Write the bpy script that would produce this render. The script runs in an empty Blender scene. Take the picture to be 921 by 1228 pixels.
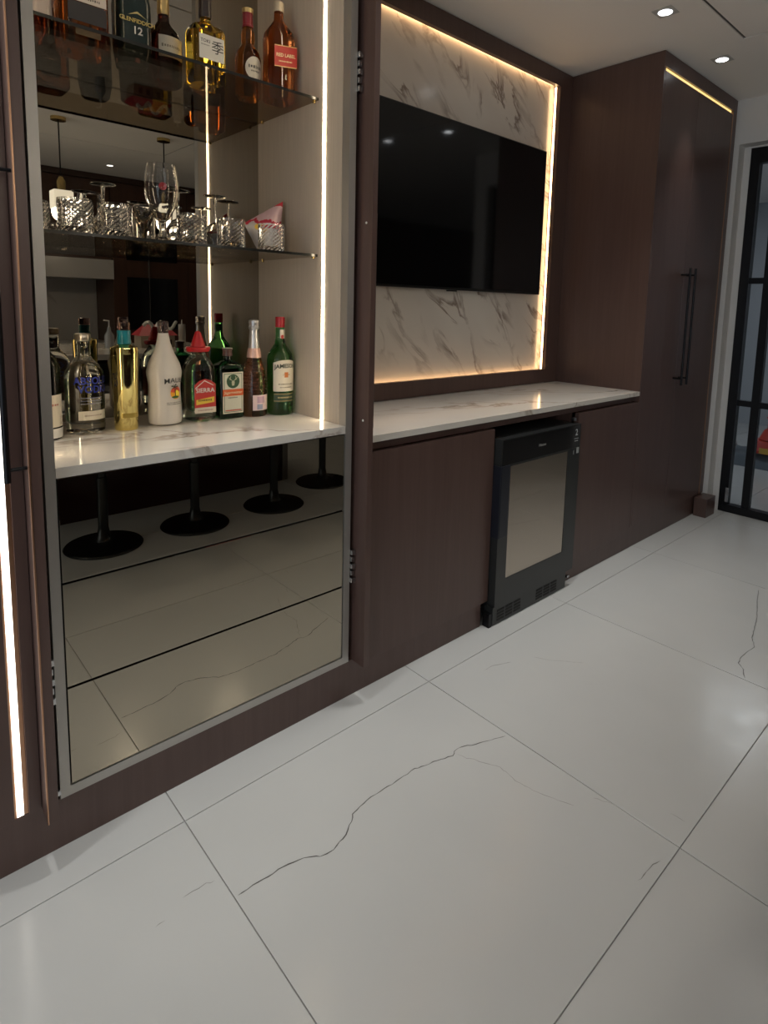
import bpy, bmesh, math, random
from mathutils import Vector, Matrix
random.seed(7)
PI = math.pi
COL = bpy.context.scene.collection
SC = bpy.context.scene

# ------------------------------------------------------------------ camera
YAW, PITCH, ROLL = 0.75404761, 0.12642274, 0.02665346
FPX, CX, CY = 720.752, 487.816, 458.881
CAM = Vector((0.0945, -1.50185, 1.32998))
fw = Vector((math.sin(YAW)*math.cos(PITCH), math.cos(YAW)*math.cos(PITCH), -math.sin(PITCH)))
rt = Vector((math.cos(YAW), -math.sin(YAW), 0)); up = rt.cross(fw)
rt, up = math.cos(ROLL)*rt+math.sin(ROLL)*up, -math.sin(ROLL)*rt+math.cos(ROLL)*up
cd = bpy.data.cameras.new('camera'); cam = bpy.data.objects.new('camera', cd); COL.objects.link(cam)
m = Matrix((rt, up, -fw)).transposed().to_4x4(); m.translation = CAM; cam.matrix_world = m
cd.sensor_fit = 'HORIZONTAL'; cd.sensor_width = 36.0; cd.lens = FPX*36.0/921.0
cd.shift_x = (460.5-CX)/921.0; cd.shift_y = (CY-614.0)/921.0
cd.clip_start = 0.02; cd.clip_end = 60
SC.camera = cam

# ------------------------------------------------------------------ world, light, exposure
w = bpy.data.worlds.new('world'); SC.world = w; w.use_nodes = True
bg = w.node_tree.nodes['Background']; bg.inputs[0].default_value = (0.62, 0.72, 0.85, 1); bg.inputs[1].default_value = 0.6
SC.view_settings.view_transform = 'Standard'; SC.view_settings.look = 'None'
SC.view_settings.exposure = 0.15; SC.view_settings.gamma = 1.0; SC.view_settings.use_curve_mapping = False
H = 2.665                      # ceiling height

def lamp(name, kind, loc, energy, color, rot=(0, 0, 0), **kw):
    l = bpy.data.lights.new(name, kind); l.energy = energy; l.color = color
    for k, v in kw.items(): setattr(l, k, v)
    o = bpy.data.objects.new(name, l); COL.objects.link(o); o.location = loc; o.rotation_euler = rot
    return o
# daylight arriving through the big window in the left wall
lamp('window_daylight', 'AREA', (-2.52, -2.1, 1.25), 27, (0.83, 0.92, 1.0), (0, -PI/2, 0), shape='RECTANGLE', size=2.1, size_y=3.0)

# ------------------------------------------------------------------ materials
MATS = {}
def nmat(name):
    m = bpy.data.materials.new(name); m.use_nodes = True; MATS[name] = m
    nt = m.node_tree; b = nt.nodes['Principled BSDF']
    return m, nt, b
def pm(name, col, rough=0.5, metal=0.0, **kw):
    m, nt, b = nmat(name)
    b.inputs['Base Color'].default_value = (*col, 1); b.inputs['Roughness'].default_value = rough
    b.inputs['Metallic'].default_value = metal
    for k, v in kw.items():
        i = b.inputs[k.replace('_', ' ')]; i.default_value = v
    return m
def emit(name, col, s):
    m, nt, b = nmat(name)
    b.inputs['Base Color'].default_value = (0.8, 0.8, 0.8, 1)
    b.inputs['Emission Color'].default_value = (*col, 1); b.inputs['Emission Strength'].default_value = s
    return m
def ramp(nt, stops):
    r = nt.nodes.new('ShaderNodeValToRGB'); e = r.color_ramp.elements
    while len(e) < len(stops): e.new(0.5)
    for el, (p, c) in zip(e, stops):
        el.position = p; el.color = (*c, 1) if len(c) == 3 else c
    return r
def coords(nt, scale=(1, 1, 1), kind='Object', rot=(0, 0, 0)):
    t = nt.nodes.new('ShaderNodeTexCoord'); mp = nt.nodes.new('ShaderNodeMapping')
    mp.inputs['Scale'].default_value = scale; mp.inputs['Rotation'].default_value = rot
    nt.links.new(t.outputs[kind], mp.inputs[0]); return mp
def noise(nt, vec, scale, detail=4, rough=0.5, dist=0.0):
    n = nt.nodes.new('ShaderNodeTexNoise'); n.inputs['Scale'].default_value = scale
    n.inputs['Detail'].default_value = detail; n.inputs['Roughness'].default_value = rough
    n.inputs['Distortion'].default_value = dist
    if vec is not None: nt.links.new(vec.outputs[0], n.inputs['Vector'])
    return n

def wood(name, c0, c1, rough=0.33):
    m, nt, b = nmat(name)
    mp = coords(nt, (14, 14, 0.7))
    n = noise(nt, mp, 3.0, 6, 0.6, 0.6); r = ramp(nt, [(0.3, c0), (0.7, c1)])
    nt.links.new(n.outputs[0], r.inputs[0]); nt.links.new(r.outputs[0], b.inputs['Base Color'])
    mp2 = coords(nt, (90, 90, 2)); n2 = noise(nt, mp2, 4.0, 3)
    bp = nt.nodes.new('ShaderNodeBump'); bp.inputs['Strength'].default_value = 0.05; bp.inputs['Distance'].default_value = 0.002
    nt.links.new(n2.outputs[0], bp.inputs['Height']); nt.links.new(bp.outputs[0], b.inputs['Normal'])
    b.inputs['Roughness'].default_value = rough
    return m
WOOD = wood('dark_brown_veneer', (0.083, 0.047, 0.039), (0.102, 0.060, 0.050))
WOODR = wood('rear_cabinet_veneer', (0.050, 0.022, 0.014), (0.075, 0.034, 0.020))

def marble(name, base, base2, vein, vscale, width, rough, vrot=(0, 0, 0), amount=0.85, vsc=(1, 1, 1)):
    """pale stone with thin wandering veins where a distorted noise crosses its middle value"""
    m, nt, b = nmat(name)
    mp0 = coords(nt, (1, 1, 1), rot=vrot); mp = nt.nodes.new('ShaderNodeMapping'); mp.inputs['Scale'].default_value = vsc
    nt.links.new(mp0.outputs[0], mp.inputs[0])
    big = noise(nt, mp, 1.2, 3); rb = ramp(nt, [(0.3, base), (0.7, base2)])
    nt.links.new(big.outputs[0], rb.inputs[0])
    n1 = noise(nt, mp, vscale, 7, 0.55, 0.9)
    r1 = ramp(nt, [(0.5-width*2.2, (0, 0, 0)), (0.5, (1, 1, 1)), (0.5+width, (0, 0, 0))])
    nt.links.new(n1.outputs[0], r1.inputs[0])
    n2 = noise(nt, mp, vscale*0.9, 2); r2 = ramp(nt, [(0.44, (0, 0, 0)), (0.62, (1, 1, 1))])
    nt.links.new(n2.outputs[0], r2.inputs[0])
    mul = nt.nodes.new('ShaderNodeMath'); mul.operation = 'MULTIPLY'
    nt.links.new(r1.outputs[0], mul.inputs[0]); nt.links.new(r2.outputs[0], mul.inputs[1])
    mul2 = nt.nodes.new('ShaderNodeMath'); mul2.operation = 'MULTIPLY'; mul2.inputs[1].default_value = amount
    nt.links.new(mul.outputs[0], mul2.inputs[0])
    mx = nt.nodes.new('ShaderNodeMixRGB'); mx.inputs[2].default_value = (*vein, 1)
    nt.links.new(mul2.outputs[0], mx.inputs[0]); nt.links.new(rb.outputs[0], mx.inputs[1])
    nt.links.new(mx.outputs[0], b.inputs['Base Color']); b.inputs['Roughness'].default_value = rough
    return m
WALLMARBLE = marble('brown_veined_marble', (0.66, 0.61, 0.56), (0.74, 0.70, 0.64), (0.15, 0.085, 0.06), 2.6, 0.028, 0.16, (0.0, 0.80, 0.0), 0.80, (2.6, 2.6, 0.95))
TOPMARBLE = marble('worktop_quartz', (0.64, 0.60, 0.54), (0.70, 0.66, 0.60), (0.24, 0.16, 0.11), 1.7, 0.014, 0.13, (0, 0, 0.45), 0.8, (0.8, 2.4, 1))
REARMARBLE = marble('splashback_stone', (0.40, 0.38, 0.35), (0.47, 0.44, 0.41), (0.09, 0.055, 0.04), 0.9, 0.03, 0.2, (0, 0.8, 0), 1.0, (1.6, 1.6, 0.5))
TILE, nt, b = nmat('porcelain_tile')
mp = coords(nt); n = noise(nt, mp, 1.3, 4); r = ramp(nt, [(0.3, (0.525, 0.525, 0.515)), (0.7, (0.585, 0.583, 0.57))])
nt.links.new(n.outputs[0], r.inputs[0]); nt.links.new(r.outputs[0], b.inputs['Base Color'])
n2 = noise(nt, mp, 9, 3); rr = ramp(nt, [(0.3, (0.16,)*3), (0.7, (0.24,)*3)])
nt.links.new(n2.outputs[0], rr.inputs[0]); nt.links.new(rr.outputs[0], b.inputs['Roughness'])
GROUT = pm('grout', (0.38, 0.37, 0.355), 0.9)
VEIN = pm('tile_vein', (0.20, 0.19, 0.175), 0.3)
VEIND = pm('tile_vein_dark', (0.085, 0.08, 0.072), 0.3)
PAINT = pm('ceiling_paint', (0.88, 0.85, 0.815), 0.8)
WALLP = pm('wall_paint', (0.60, 0.59, 0.58), 0.7)
GROOVE = pm('groove_shade_paint', (0.10, 0.095, 0.09), 0.8)  # dark backing colour paints in the shade of the ceiling grooves
LINER, nt, b = nmat('taupe_liner')
mp = coords(nt, (60, 60, 2)); n = noise(nt, mp, 3, 4); r = ramp(nt, [(0.3, (0.47, 0.395, 0.315)), (0.7, (0.53, 0.45, 0.36))])
nt.links.new(n.outputs[0], r.inputs[0]); nt.links.new(r.outputs[0], b.inputs['Base Color']); b.inputs['Roughness'].default_value = 0.45
MIRROR = pm('smoked_mirror', (0.40, 0.36, 0.285), 0.0, 1.0)
MIRRORB = pm('smoked_back_mirror', (0.36, 0.33, 0.28), 0.0, 1.0)
FRAME = pm('champagne_aluminium', (0.46, 0.44, 0.41), 0.42, 0.75)
BLACKM = pm('black_metal', (0.012, 0.012, 0.014), 0.35, 0.6)
GAP = pm('black_gap', (0.006, 0.005, 0.005), 0.7)
STEEL = pm('steel', (0.55, 0.55, 0.55), 0.25, 1.0)
BRONZE = pm('bronze_trim', (0.52, 0.30, 0.19), 0.3, 1.0)
FRIDGE = pm('black_glass_trim', (0.022, 0.023, 0.023), 0.28)
FRIDGEG = pm('tinted_fridge_glass', (0.52, 0.46, 0.39), 0.05, 1.0)
TVB = pm('tv_screen', (0.004, 0.004, 0.0045), 0.06, 0.0)
TVF = pm('tv_bezel', (0.01, 0.01, 0.01), 0.3)
LEDBAR = emit('led_bar', (1.0, 0.80, 0.53), 20)
LEDTV = emit('led_tv', (1.0, 0.62, 0.30), 8.0)
LEDTALL = emit('led_tall', (1.0, 0.66, 0.20), 1.15)
LEDLEFT = emit('led_left', (1.0, 0.95, 0.86), 3.0)
DOWN = emit('downlight_lens', (0.95, 0.98, 1.0), 9.0)
PEND = emit('pendant_glow', (1.0, 0.92, 0.74), 1.5)
BRASS = pm('brass', (0.62, 0.45, 0.18), 0.25, 1.0)
STOOLB = pm('gloss_black', (0.008, 0.008, 0.008), 0.25)
ISLAND = pm('island_gloss_red', (0.030, 0.008, 0.007), 0.2)
OVEN = pm('oven_black_glass', (0.006, 0.006, 0.007), 0.08)

def glassy(name, col, ior=1.45, rough=0.0):
    return pm(name, col, rough, 0.0, Transmission_Weight=1.0, IOR=ior)
def panes(name, col, refl=1.45):
    m = bpy.data.materials.new(name); m.use_nodes = True; MATS[name] = m; nt = m.node_tree
    nt.nodes.remove(nt.nodes['Principled BSDF'])
    t = nt.nodes.new('ShaderNodeBsdfTransparent'); t.inputs[0].default_value = (*col, 1)
    g = nt.nodes.new('ShaderNodeBsdfGlossy'); g.inputs['Roughness'].default_value = 0.0
    f = nt.nodes.new('ShaderNodeFresnel'); f.inputs[0].default_value = refl
    mx = nt.nodes.new('ShaderNodeMixShader')
    ge = nt.nodes.new('ShaderNodeNewGeometry'); inv = nt.nodes.new('ShaderNodeMath'); inv.operation = 'SUBTRACT'; inv.inputs[0].default_value = 1.0
    ml = nt.nodes.new('ShaderNodeMath'); ml.operation = 'MULTIPLY'      # only the outer face of the sheet reflects
    nt.links.new(ge.outputs['Backfacing'], inv.inputs[1]); nt.links.new(inv.outputs[0], ml.inputs[0]); nt.links.new(f.outputs[0], ml.inputs[1])
    nt.links.new(ml.outputs[0], mx.inputs[0]); nt.links.new(t.outputs[0], mx.inputs[1]); nt.links.new(g.outputs[0], mx.inputs[2])
    nt.links.new(mx.outputs[0], nt.nodes['Material Output'].inputs[0])
    return m
PANE = panes('clear_pane', (0.9, 0.92, 0.92))
SMOKE = panes('smoked_shelf_glass', (0.64, 0.58, 0.49), 1.4)
CLEAR = glassy('clear_glass', (0.98, 0.98, 0.97), 1.3)
CUT = glassy('cut_crystal', (0.98, 0.98, 0.98), 1.3, 0.07)

# ------------------------------------------------------------------ helpers
def link(name, bm, mat, parent=None, origin=None, smooth=False):
    """turn a bmesh in world coordinates into ONE object; coordinates become local to the parent or to `origin`"""
    me = bpy.data.meshes.new(name)
    o_w = Vector(origin) if origin is not None else (WLOC[parent.name] if parent is not None else None)
    if o_w is None:
        xs = [v.co for v in bm.verts]
        o_w = Vector(((min(c.x for c in xs)+max(c.x for c in xs))/2, (min(c.y for c in xs)+max(c.y for c in xs))/2, min(c.z for c in xs)))
    base = WLOC[parent.name] if parent is not None else Vector((0, 0, 0))
    bmesh.ops.translate(bm, verts=bm.verts, vec=-o_w)
    if smooth:
        for f in bm.faces: f.smooth = True
    bm.to_mesh(me); bm.free()
    if smooth:
        try: me.set_sharp_from_angle(angle=math.radians(40))
        except Exception: pass
    me.materials.append(mat)
    o = bpy.data.objects.new(name, me); COL.objects.link(o)
    if parent is not None: o.parent = parent
    o.location = o_w-base; WLOC[o.name] = o_w.copy()
    return o
WLOC = {}
def thing(name, label, cat, loc, group=None):
    o = bpy.data.objects.new(name, None); COL.objects.link(o); o.location = loc; o.empty_display_size = 0.1
    o['label'] = label; o['category'] = cat
    if group: o['group'] = group
    WLOC[o.name] = Vector(loc); return o
def tag(o, label, cat, group=None):
    o['label'] = label; o['category'] = cat
    if group: o['group'] = group
    return o
def struct(o): o['kind'] = 'structure'; return o
def box(x0, x1, y0, y1, z0, z1, bev=0.0, bm=None):
    own = bmesh.new()
    r = bmesh.ops.create_cube(own, size=1.0)
    for v in own.verts:
        v.co = Vector(((x0+x1)/2+v.co.x*(x1-x0), (y0+y1)/2+v.co.y*(y1-y0), (z0+z1)/2+v.co.z*(z1-z0)))
    if bev: bmesh.ops.bevel(own, geom=own.edges[:], offset=bev, segments=2, affect='EDGES', profile=0.6)
    if bm is None: return own
    merge(bm, own); return bm
def merge(bm, other):
    me = bpy.data.meshes.new('t'); other.to_mesh(me); other.free(); bm.from_mesh(me); bpy.data.meshes.remove(me)
def B(name, mat, parent, x0, x1, y0, y1, z0, z1, bev=0.0, origin=None):
    return link(name, box(x0, x1, y0, y1, z0, z1, bev), mat, parent, origin)
def lathe(prof, c=(0, 0, 0), n=40, power=2.0, sy=1.0, powers=None, rot=0.0, ring=False):
    """revolve (radius, z) pairs; power > 2 gives a rounded-square section"""
    bm = bmesh.new(); rings = []
    for k, (r, z) in enumerate(prof):
        p = powers[k] if powers else power
        if r <= 1e-6: rings.append([bm.verts.new((c[0], c[1], c[2]+z))]); continue
        ring = []
        for i in range(n):
            a = 2*PI*(i+0.5)/n
            ca, sa = math.cos(a), math.sin(a)
            s = r/((abs(ca)**p+abs(sa)**p)**(1.0/p))
            syk = sy if p > 2.01 or powers is None else 1.0
            x, y = s*ca, s*sa*syk
            xr, yr = x*math.cos(rot)-y*math.sin(rot), x*math.sin(rot)+y*math.cos(rot)
            ring.append(bm.verts.new((c[0]+xr, c[1]+yr, c[2]+z)))
        rings.append(ring)
    if ring: rings.append(rings[0])
    for a, b in zip(rings, rings[1:]):
        if len(a) == 1 and len(b) == 1: continue
        for i in range(n):
            j = (i+1) % n
            if len(a) == 1: bm.faces.new((a[0], b[j], b[i]))
            elif len(b) == 1: bm.faces.new((a[i], a[j], b[0]))
            else: bm.faces.new((a[i], a[j], b[j], b[i]))
    if not ring and len(rings[0]) > 1: bm.faces.new(rings[0][::-1])
    if not ring and len(rings[-1]) > 1: bm.faces.new(rings[-1])
    bmesh.ops.recalc_face_normals(bm, faces=bm.faces)
    return bm
def shell(prof, t, c=(0, 0, 0), n=40, floor_t=0.008, **kw):
    """hollow vessel: the outer profile and an inner wall t thinner"""
    inner = [(max(r-t, 0.001), z) for r, z in prof if z > prof[0][1]+floor_t]
    full = [(0, prof[0][1])]+prof+inner[::-1]+[(0, prof[0][1]+floor_t)]
    return lathe(full, c, n, **kw)
def tube(pts, r, n=10, bm=None):
    own = bmesh.new(); rings = []
    pts = [Vector(p) for p in pts]
    for k, p in enumerate(pts):
        d = (pts[min(k+1, len(pts)-1)]-pts[max(k-1, 0)]).normalized()
        a = d.orthogonal().normalized() if k == 0 else (rings_a-d*rings_a.dot(d)).normalized()
        rings_a = a; b = d.cross(a)
        rings.append([own.verts.new(p+r*(math.cos(2*PI*i/n)*a+math.sin(2*PI*i/n)*b)) for i in range(n)])
    for x, y in zip(rings, rings[1:]):
        for i in range(n): own.faces.new((x[i], x[(i+1) % n], y[(i+1) % n], y[i]))
    own.faces.new(rings[0][::-1]); own.faces.new(rings[-1])
    bmesh.ops.recalc_face_normals(own, faces=own.faces)
    if bm is None: return own
    merge(bm, own); return bm
def copy_tree(o, parent=None):
    c = o.copy(); COL.objects.link(c); c.parent = parent
    for ch in [x for x in KIDS.get(o.name, [])]: copy_tree(ch, c)
    return c
KIDS = {}
def index_kids():
    KIDS.clear()
    for o in bpy.data.objects:
        if o.parent: KIDS.setdefault(o.parent.name, []).append(o)
def place_copy(src, loc, label=None, group=None, rotz=0.0):
    index_kids(); c = copy_tree(src); c.location = loc; c.rotation_euler.z = rotz
    if label: c['label'] = label
    if group: c['group'] = group
    WLOC[c.name] = Vector(loc); return c

def text_mesh(s, size, bold=0.02):
    cu = bpy.data.curves.new('t', 'FONT'); cu.body = s; cu.size = size; cu.align_x = 'CENTER'; cu.align_y = 'CENTER'
    cu.resolution_u = 2; cu.offset = size*bold
    o = bpy.data.objects.new('t', cu); COL.objects.link(o)
    bpy.context.view_layer.update()
    dg = bpy.context.evaluated_depsgraph_get()
    me = bpy.data.meshes.new_from_object(o.evaluated_get(dg))
    bpy.data.objects.remove(o); bpy.data.curves.remove(cu)
    bm = bmesh.new(); bm.from_mesh(me); bpy.data.meshes.remove(me)
    return bm
def wrap(bm, c, r, zc, ang=0.0, arch=0.0, flat=None, rot=0.0):
    """bend a flat x/y mesh round the axis through c (facing -Y turned by ang), or lay it on a flat face at distance `flat`"""
    for v in bm.verts:
        x, z = v.co.x, v.co.y; z += arch*(1-min(1.5, (x/0.045)**2)) if arch else 0
        if flat is not None:
            px, py = x, -flat
            a = rot
            v.co = Vector((c[0]+px*math.cos(a)-py*math.sin(a), c[1]+px*math.sin(a)+py*math.cos(a), c[2]+zc+z))
        else:
            t = x/r+ang
            v.co = Vector((c[0]+r*math.sin(t), c[1]-r*math.cos(t), c[2]+zc+z))
    return bm
def patch(w_, h_, nx=14, nz=2, cut=0.0):
    bm = bmesh.new(); g = []
    for j in range(nz+1):
        row = []
        for i in range(nx+1):
            u = i/nx-0.5; v = j/nz-0.5
            row.append(bm.verts.new((u*w_, v*h_, 0)))
        g.append(row)
    for j in range(nz):
        for i in range(nx): bm.faces.new((g[j][i], g[j][i+1], g[j+1][i+1], g[j+1][i]))
    return bm
def disc(rx, ry, n=20, a0=0, a1=2*PI, cx=0, cy=0):
    bm = bmesh.new(); full = a1-a0 > 6.2; rings = []; c0 = bm.verts.new((cx, cy, 0))
    for k in (0.25, 0.5, 0.75, 1.0):
        rings.append([bm.verts.new((cx+k*rx*math.cos(a0+(a1-a0)*i/n), cy+k*ry*math.sin(a0+(a1-a0)*i/n), 0)) for i in range(n if full else n+1)])
    m_ = len(rings[0])
    for i in range(m_ if full else m_-1):
        j = (i+1) % m_; bm.faces.new((c0, rings[0][i], rings[0][j]))
        for a, b in zip(rings, rings[1:]): bm.faces.new((a[i], b[i], b[j], a[j]))
    return bm
def poly(pts):
    bm = bmesh.new(); bm.faces.new([bm.verts.new((x, y, 0)) for x, y in pts]); return bm
PRINT = {}
def ink(col, rough=0.5, metal=0.0):
    k = (tuple(col), rough, metal)
    if k not in PRINT: PRINT[k] = pm('print_ink', col, rough, metal)
    return PRINT[k]

# ------------------------------------------------------------------ the room
X0, X1, Y0, Y1 = -2.6, 4.3, -5.3, 0.66
fl = struct(B('floor', GROUT, None, X0-0.1, 8.6, Y0-0.1, 1.9, -0.05, -0.0045, origin=(0, 0, 0)))
T = 0.89; g = 0.0012
tile_bm = box(g, T-g, g, T-g, -0.008, 0.0, 0.0012); tme = None
VEINS = [
 ([(0.659,-0.389),(0.711,-0.390),(0.785,-0.395),(0.837,-0.414),(0.856,-0.431),(0.890,-0.437),(0.940,-0.422),(0.972,-0.400),(0.991,-0.383),(1.045,-0.376),(1.092,-0.376),(1.149,-0.379),(1.220,-0.380),(1.241,-0.386),(1.342,-0.418),(1.359,-0.409),(1.379,-0.408),(1.443,-0.437),(1.530,-0.471)], 0.0022),
 ([(1.355,-0.420),(1.367,-0.452),(1.413,-0.541),(1.406,-0.601),(1.415,-0.656),(1.439,-0.722),(1.456,-0.763)], 0.0012),
 ([(3.280,-0.661),(3.136,-0.699),(2.980,-0.746),(2.771,-0.791),(2.702,-0.821),(2.589,-0.808),(2.532,-0.818),(2.499,-0.846),(2.438,-0.869)], 0.0025),
 ([(1.743,-0.204),(1.787,-0.208),(1.864,-0.238)], 0.0018), ([(1.468,-0.992),(1.445,-0.983),(1.415,-0.982),(1.378,-0.977)], 0.0016),
 ([(0.496,-0.335),(0.517,-0.335)], 0.0012), ([(0.564,-0.310),(0.587,-0.310),(0.619,-0.314),(0.638,-0.320)], 0.0012),
 ([(1.630,-0.945),(1.631,-0.984)], 0.0012), ([(1.519,-0.782),(1.541,-0.827)], 0.0012), ([(1.957,-0.275),(1.988,-0.330),(2.071,-0.423)], 0.0010)]
def vein_mesh(pts, w_):
    rnd = random.Random(int(abs(pts[0][0])*1000)); out = []
    for (ax, ay), (bx_, by_) in zip(pts, pts[1:]):
        L = math.hypot(bx_-ax, by_-ay); k = max(2, int(L/0.012))
        for i in range(k):
            t = i/k; out.append((ax+(bx_-ax)*t+rnd.uniform(-1, 1)*0.0022, ay+(by_-ay)*t+rnd.uniform(-1, 1)*0.0022))
    out.append(pts[-1]); bm = bmesh.new(); prev = None
    for i, (x, y) in enumerate(out):
        a = out[max(i-1, 0)]; c = out[min(i+1, len(out)-1)]
        d = Vector((c[0]-a[0], c[1]-a[1])).normalized(); nrm = Vector((-d.y, d.x))
        ww = w_*0.75*(0.35+rnd.random()*0.75)*(0.15 if i in (0, len(out)-1) else 1)
        cur = (bm.verts.new((x+nrm.x*ww, y+nrm.y*ww, 0.0003)), bm.verts.new((x-nrm.x*ww, y-nrm.y*ww, 0.0003)))
        if prev: bm.faces.new((prev[0], prev[1], cur[1], cur[0]))
        prev = cur
    bmesh.ops.recalc_face_normals(bm, faces=bm.faces)
    return bm
tiles = {}
for i in range(-4, 9):
    for j in range(-5, 3):
        x = 0.652+i*T; y = -1.007+j*T
        if x > 8.4 or y > 1.2 or (x < 4.0 and y > 0.3): continue
        if tme is None:
            o = link('tile', tile_bm, TILE, fl, origin=(x, y, 0)) if False else None
            me = bpy.data.meshes.new('tile'); tile_bm.to_mesh(me); tile_bm.free(); me.materials.append(TILE); tme = me
        o = bpy.data.objects.new('tile', tme); COL.objects.link(o); o.parent = fl; o.location = (x, y, 0); WLOC[o.name] = Vector((x, y, 0))
        tiles[(i, j)] = o
for pts, w_ in VEINS:
    mx, my = pts[len(pts)//2]; key = (math.floor((mx-0.652)/T), math.floor((my+1.007)/T))
    link('vein', vein_mesh(pts, w_), VEIND if w_ > 0.002 else VEIN, tiles[key], origin=(mx, my, 0.0))

ce = struct(B('ceiling', GROOVE, None, X0-0.1, 8.6, Y0-0.1, Y1+0.1, H+0.006, H+0.12, origin=(0, 0, H)))
# plasterboard face of the ceiling: flush fields separated by shadow grooves
G = 0.007
for (a, b_, c, d) in [(X0-0.1, X1+0.1, -0.326+G, Y1+0.1), (X0-0.1, X1+0.1, Y0-0.1, -3.27-G), (X0-0.1, -0.6-G, -3.27-G, -0.326+G), (3.392+G, X1+0.1, -3.27-G, -0.326+G),
                      (2.398+G, 3.392+G, -3.27-G, -2.3-G), (-0.6+G, 2.398-G, -3.27+G, -0.326-G), (2.398+G, 3.392-G, -2.3+G, -0.326-G), (X1+0.1, 8.6, Y0-0.1, -1.0)]:
    B('ceiling_panel', PAINT, ce, a, b_, c, d, H, H+0.006)
bk = struct(B('wall_back', WALLP, None, X0-0.1, X1+0.1, Y1, Y1+0.1, -0.01, H+0.02))
rr_ = struct(B('wall_rear', WALLP, None, X0-0.1, 8.6, Y0-0.1, Y0, -0.01, H+0.02))
# left wall with a wide window
bm = box(X0-0.1, X0, Y0, -3.7, -0.01, H+0.02); box(X0-0.1, X0, -0.5, Y1, -0.01, H+0.02, bm=bm)
box(X0-0.1, X0, -3.7, -0.5, 2.35, H+0.02, bm=bm); box(X0-0.1, X0, -3.7, -0.5, -0.01, 0.10, bm=bm)
struct(link('wall_left', bm, WALLP))
wf = bmesh.new()
for y in (-3.67, -2.1, -0.53): box(X0-0.08, X0-0.03, y-0.03, y+0.03, 0.10, 2.35, bm=wf)
for z in (0.13, 2.32): box(X0-0.08, X0-0.03, -3.7, -0.5, z-0.03, z+0.03, bm=wf)
wi = struct(link('window_1', wf, BLACKM))
for a, b_ in ((-3.64, -2.13), (-2.07, -0.56)): B('pane', PANE, wi, X0-0.06, X0-0.054, a, b_, 0.16, 2.29)
# right wall: doorway behind the tall unit, steel framed glass door
DY1, DY0, DZ = -0.028, -0.96, 2.415
bm = box(X1, X1+0.10, DY1, Y1, -0.01, H+0.02); box(X1, X1+0.10, DY0-0.13, DY0, -0.01, H+0.02, bm=bm)
box(X1, X1+0.10, DY0, DY1, DZ-0.02, H+0.02, bm=bm)
box(X1+0.10, X1+0.16, -0.067, 0.5, -0.01, H, bm=bm); box(X1+0.10, X1+0.16, DY0-0.13, -0.068, 2.386, H, bm=bm)
struct(link('wall_right', bm, WALLP))
FX = 4.40
door = bpy.data.objects.new('door_1', None); COL.objects.link(door); door.location = (FX, DY0, 0); WLOC['door_1'] = Vector((FX, DY0, 0)); struct(door)
yo = -0.068
bm = box(FX, FX+0.06, yo-0.055, yo, 0.0, 2.385); box(FX, FX+0.06, DY0, DY0+0.055, 0.0, 2.385, bm=bm)
box(FX, FX+0.06, DY0+0.055, yo-0.055, 2.29, 2.385, bm=bm); box(FX, FX+0.06, DY0+0.055, yo-0.055, 0.0, 0.052, bm=bm)
link('door_frame', bm, BLACKM, door)
for yb in (-0.232, -0.56): B('mullion', BLACKM, door, FX+0.008, FX+0.05, yb-0.024, yb+0.024, 0.052, 2.29)
for zb in (0.75, 1.552): B('glazing_bar', BLACKM, door, FX+0.010, FX+0.047, DY0+0.055, yo-0.055, zb-0.019, zb+0.019)
edges_y = [(-0.208, yo-0.055), (-0.536, -0.256), (DY0+0.055, -0.584)]
for a, b_ in edges_y:
    for z0, z1 in ((0.052, 0.731), (0.769, 1.533), (1.571, 2.29)): B('pane', PANE, door, FX+0.026, FX+0.032, a, b_, z0, z1)
B('hinge', STEEL, door, FX-0.008, FX, -0.126, -0.108, 0.07, 0.17)
bb = struct(B('baseboard_right', WOOD, None, 4.150, 4.298, -0.082, -0.001, 0.0, 0.125, 0.002))
# room behind the glass door
bm = box(8.2, 8.3, -0.99, 1.9, -0.01, H); box(X1+0.1, 8.3, 1.8, 1.9, -0.01, H, bm=bm); box(X1+0.1, 8.5, -1.09, -0.99, -0.01, H, bm=bm)
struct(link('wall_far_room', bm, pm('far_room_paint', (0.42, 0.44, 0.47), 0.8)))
struct(B('ceiling_far_room', PAINT, None, X1+0.1, 8.3, -0.99, 1.9, H, H+0.005))
struct(B('wall_end', WALLP, None, 8.5, 8.6, Y0, -0.99, -0.01, H))
lamp('far_room_fill', 'AREA', (6.2, 0.2, H-0.02), 11, (0.92, 0.95, 1.0), (0, 0, 0), shape='SQUARE', size=0.6)  # added fill light without a fixture, brightens the room behind the glass

# ------------------------------------------------------------------ plinth under the whole run
pl = struct(B('baseboard_front', WOOD, None, -0.6, 1.3465, 0.007, 0.03, 0.0, 0.1300, 0.0006))
pl3 = struct(B('baseboard_front', WOOD, None, 1.347, 1.97, 0.007, 0.03, 0.0, 0.103, 0.0006))
pl2 = struct(B('baseboard_front', WOOD, None, 2.60, 4.289, 0.010, 0.03, 0.0, 0.128, 0.001))

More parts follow.
